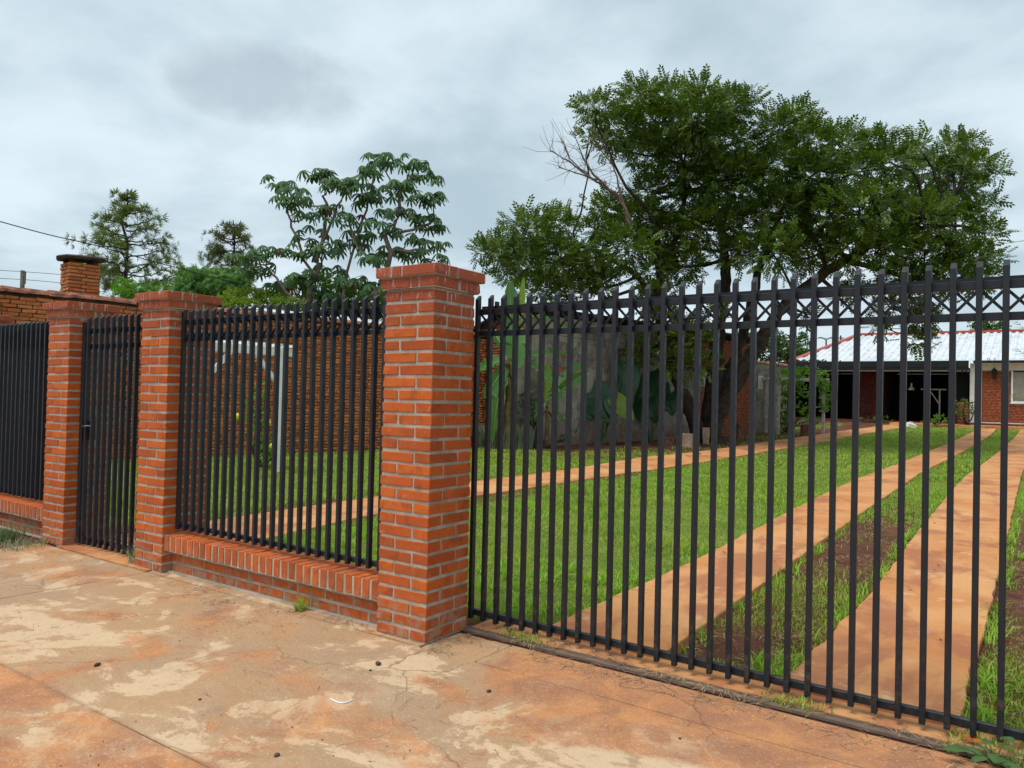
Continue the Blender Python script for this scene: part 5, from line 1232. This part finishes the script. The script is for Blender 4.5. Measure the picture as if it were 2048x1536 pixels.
# ------------------------------------------------------------------ stumps, blocks, container
def stump(px, py, w_px, h_px, mat, name, label, cat, lean=0.):
    c = gp(px, py); k = depth(c)/FPX; r = w_px*k/2; h = h_px*k; mb = MB(); n = 11; ph = random.random()*6
    for i, (rr, zz) in enumerate(((1.15, -.03), (1., .2*h), (.95, .6*h), (.98, .96*h), (.85, h))):
        for j in range(n): a = 2*math.pi*j/n; q = rr*r*(1+.10*math.sin(3*a+ph)+.05*math.sin(5*a)); mb.v.append((q*math.cos(a)+lean*zz, q*math.sin(a), zz+(.04*r*math.sin(a*2+ph) if i > 2 else 0)))
    for i in range(4):
        for j in range(n): mb.f.append((i*n+j, i*n+(j+1) % n, (i+1)*n+(j+1) % n, (i+1)*n+j))
    mb.f.append(tuple(4*n+j for j in range(n))); o = mb.build(name, mat, None, False, tuple(c)); tag(o, label, cat)
stump(1611, 873, 22, 24, M_STUMP, 'tree_stump', 'cut tree stump beside the garden path by the arbour', 'stump')
stump(1475, 884, 20, 38, M_STUMP, 'tree_stump', 'upright dark log set in the soil next to the spreading tree', 'stump')
stump(1372, 893, 26, 26, M_PINK, 'boulder', 'rounded pinkish boulder at the foot of the leaning trunks', 'rock', .1)
stump(1338, 893, 22, 18, M_STUMP, 'boulder', 'reddish rock in the bed in front of the elephant ear leaves', 'rock')
c = gp(1404, 886); c = c-CF*.5; k = depth(c)/FPX
mb = MB(); mb.box((0, 0, 22*k), (11*k, 11*k, 22*k)); mb.box((0, 0, 6*k), (9*k, 9*k, 12*k)); o = mb.build('stone_block', M_PINK, None, False, (c[0], c[1], float(gz(c[1])))); tag(o, 'pale square stone block leaning against the trunks', 'block')
c = gp(1822, 857); k = depth(c)/FPX; ct = empty('plastic_canister', (c[0], c[1], c[2]), 'white plastic canister lying on the lawn edge near the house', 'canister', rz=.5)
me = boxmesh('canister', (17*k, 11*k, 10*k), M_WPLASTIC, 1.6*k); o = obj('body', me, ct, (0, 0, 5.5*k), (.1, .25, 0))
mb = MB(); mb.tube([(8*k, 0, 4*k), (11*k, 0, 3*k)], 1.8*k, 10); mb.build('neck', M_WPLASTIC, ct)
mb = MB(); mb.tube([(-4*k, 0, 10*k), (-3*k, 0, 13*k), (3*k, 0, 12*k), (4*k, 0, 9*k)], .9*k, 6); mb.build('handle', M_WPLASTIC, ct)

# ------------------------------------------------------------------ cables, poles, street lamp
def cable(label, pts, r, group='overhead cables'):
    P_ = [at(*p) for p in pts]; o0 = P_[0]; mb = MB(); limb(mb, [p-o0 for p in P_], r, r, 5, 0., 8); o = mb.build('overhead_cable', M_CABLE, None, False, tuple(o0)); tag(o, label, 'cable', group)
cable('thick dark cable sagging across the sky in front of the tall pine', [(-160, 398, 17), (0, 443, 18), (100, 470, 19), (200, 493, 20), (340, 532, 21.5), (480, 568, 23), (640, 606, 25)], .013)
cable('upper of the thin wires running to the wooden pole behind the coping', [(-200, 532, 40), (40, 543, 40), (260, 561, 40)], .014)
cable('lower of the thin wires running to the wooden pole behind the coping', [(-200, 552, 40), (44, 559, 40), (260, 582, 40)], .014)
cable('thin wire coming out of the spreading tree beside the palm', [(1900, 500, 30), (1995, 489, 30), (2150, 466, 30)], .010)
cable('thin power wire far away between the street lamp and the trees', [(1480, 673, 90), (1660, 677, 90), (1800, 680, 90)], .03)
cable('thin cable drooping across the grey plaster above the bananas', [(1015, 645, 17.5), (1100, 668, 18.5), (1250, 687, 20.5)], .008)
pb2 = at(45, 560, 40); wp = empty('wooden_pole', (pb2[0], pb2[1], 0), 'weathered wooden pole top with a crooked brace behind the tile coping', 'pole')
zt_ = at(41, 541, 40)[2]; mb = MB(); mb.tube([(0, 0, 0), (0, 0, zt_)], .11, 8); mb.build('post', M_POLEW, wp); e = at(50, 543, 40)-np.array([pb2[0], pb2[1], 0])
mb = MB(); mb.bar((0, 0, zt_-.55), tuple(e), .1); mb.build('brace', M_POLEW, wp)
mb = MB(); e2 = at(49, 568, 40)-np.array([pb2[0], pb2[1], 0]); mb.bar(tuple(e2), tuple(e), .09); mb.build('brace', M_POLEW, wp)
lb_ = at(1652, 700, 95); lz_ = float(gz(60)); lp = empty('street_lamp', (lb_[0], lb_[1], lz_), 'double-armed street lamp far behind the red roof edge', 'street lamp')
zt_ = at(1652, 680, 95)[2]-lz_; mb = MB(); mb.tube([(0, 0, 0), (0, 0, zt_)], [.14, .09], 8); mb.build('post', M_CABLE, lp)
for sg in (-1, 1):
    e = at(1652+sg*9, 675, 95)-np.array([lb_[0], lb_[1], lz_]); mb = MB(); mb.bar((0, 0, zt_), tuple(e), .10); a_ = mb.build('arm', M_CABLE, lp)
    mb = MB(); mb.bar(tuple(e), tuple(e+CR*sg*.35), .22, .08); mb.build('lamp_head', M_CABLE, a_)
lb_ = at(1681, 690, 80); dp = empty('utility_pole', (lb_[0], lb_[1], lz_), 'slim dark utility pole behind the red roof edge', 'pole'); zt_ = at(1681, 671, 80)[2]-lz_
mb = MB(); mb.tube([(0, 0, 0), (0, 0, zt_)], .08, 7); mb.build('post', M_CABLE, dp); mb = MB(); mb.bar((-.3, 0, zt_-.25), (.3, 0, zt_-.25), .06); mb.build('cross_arm', M_CABLE, dp)
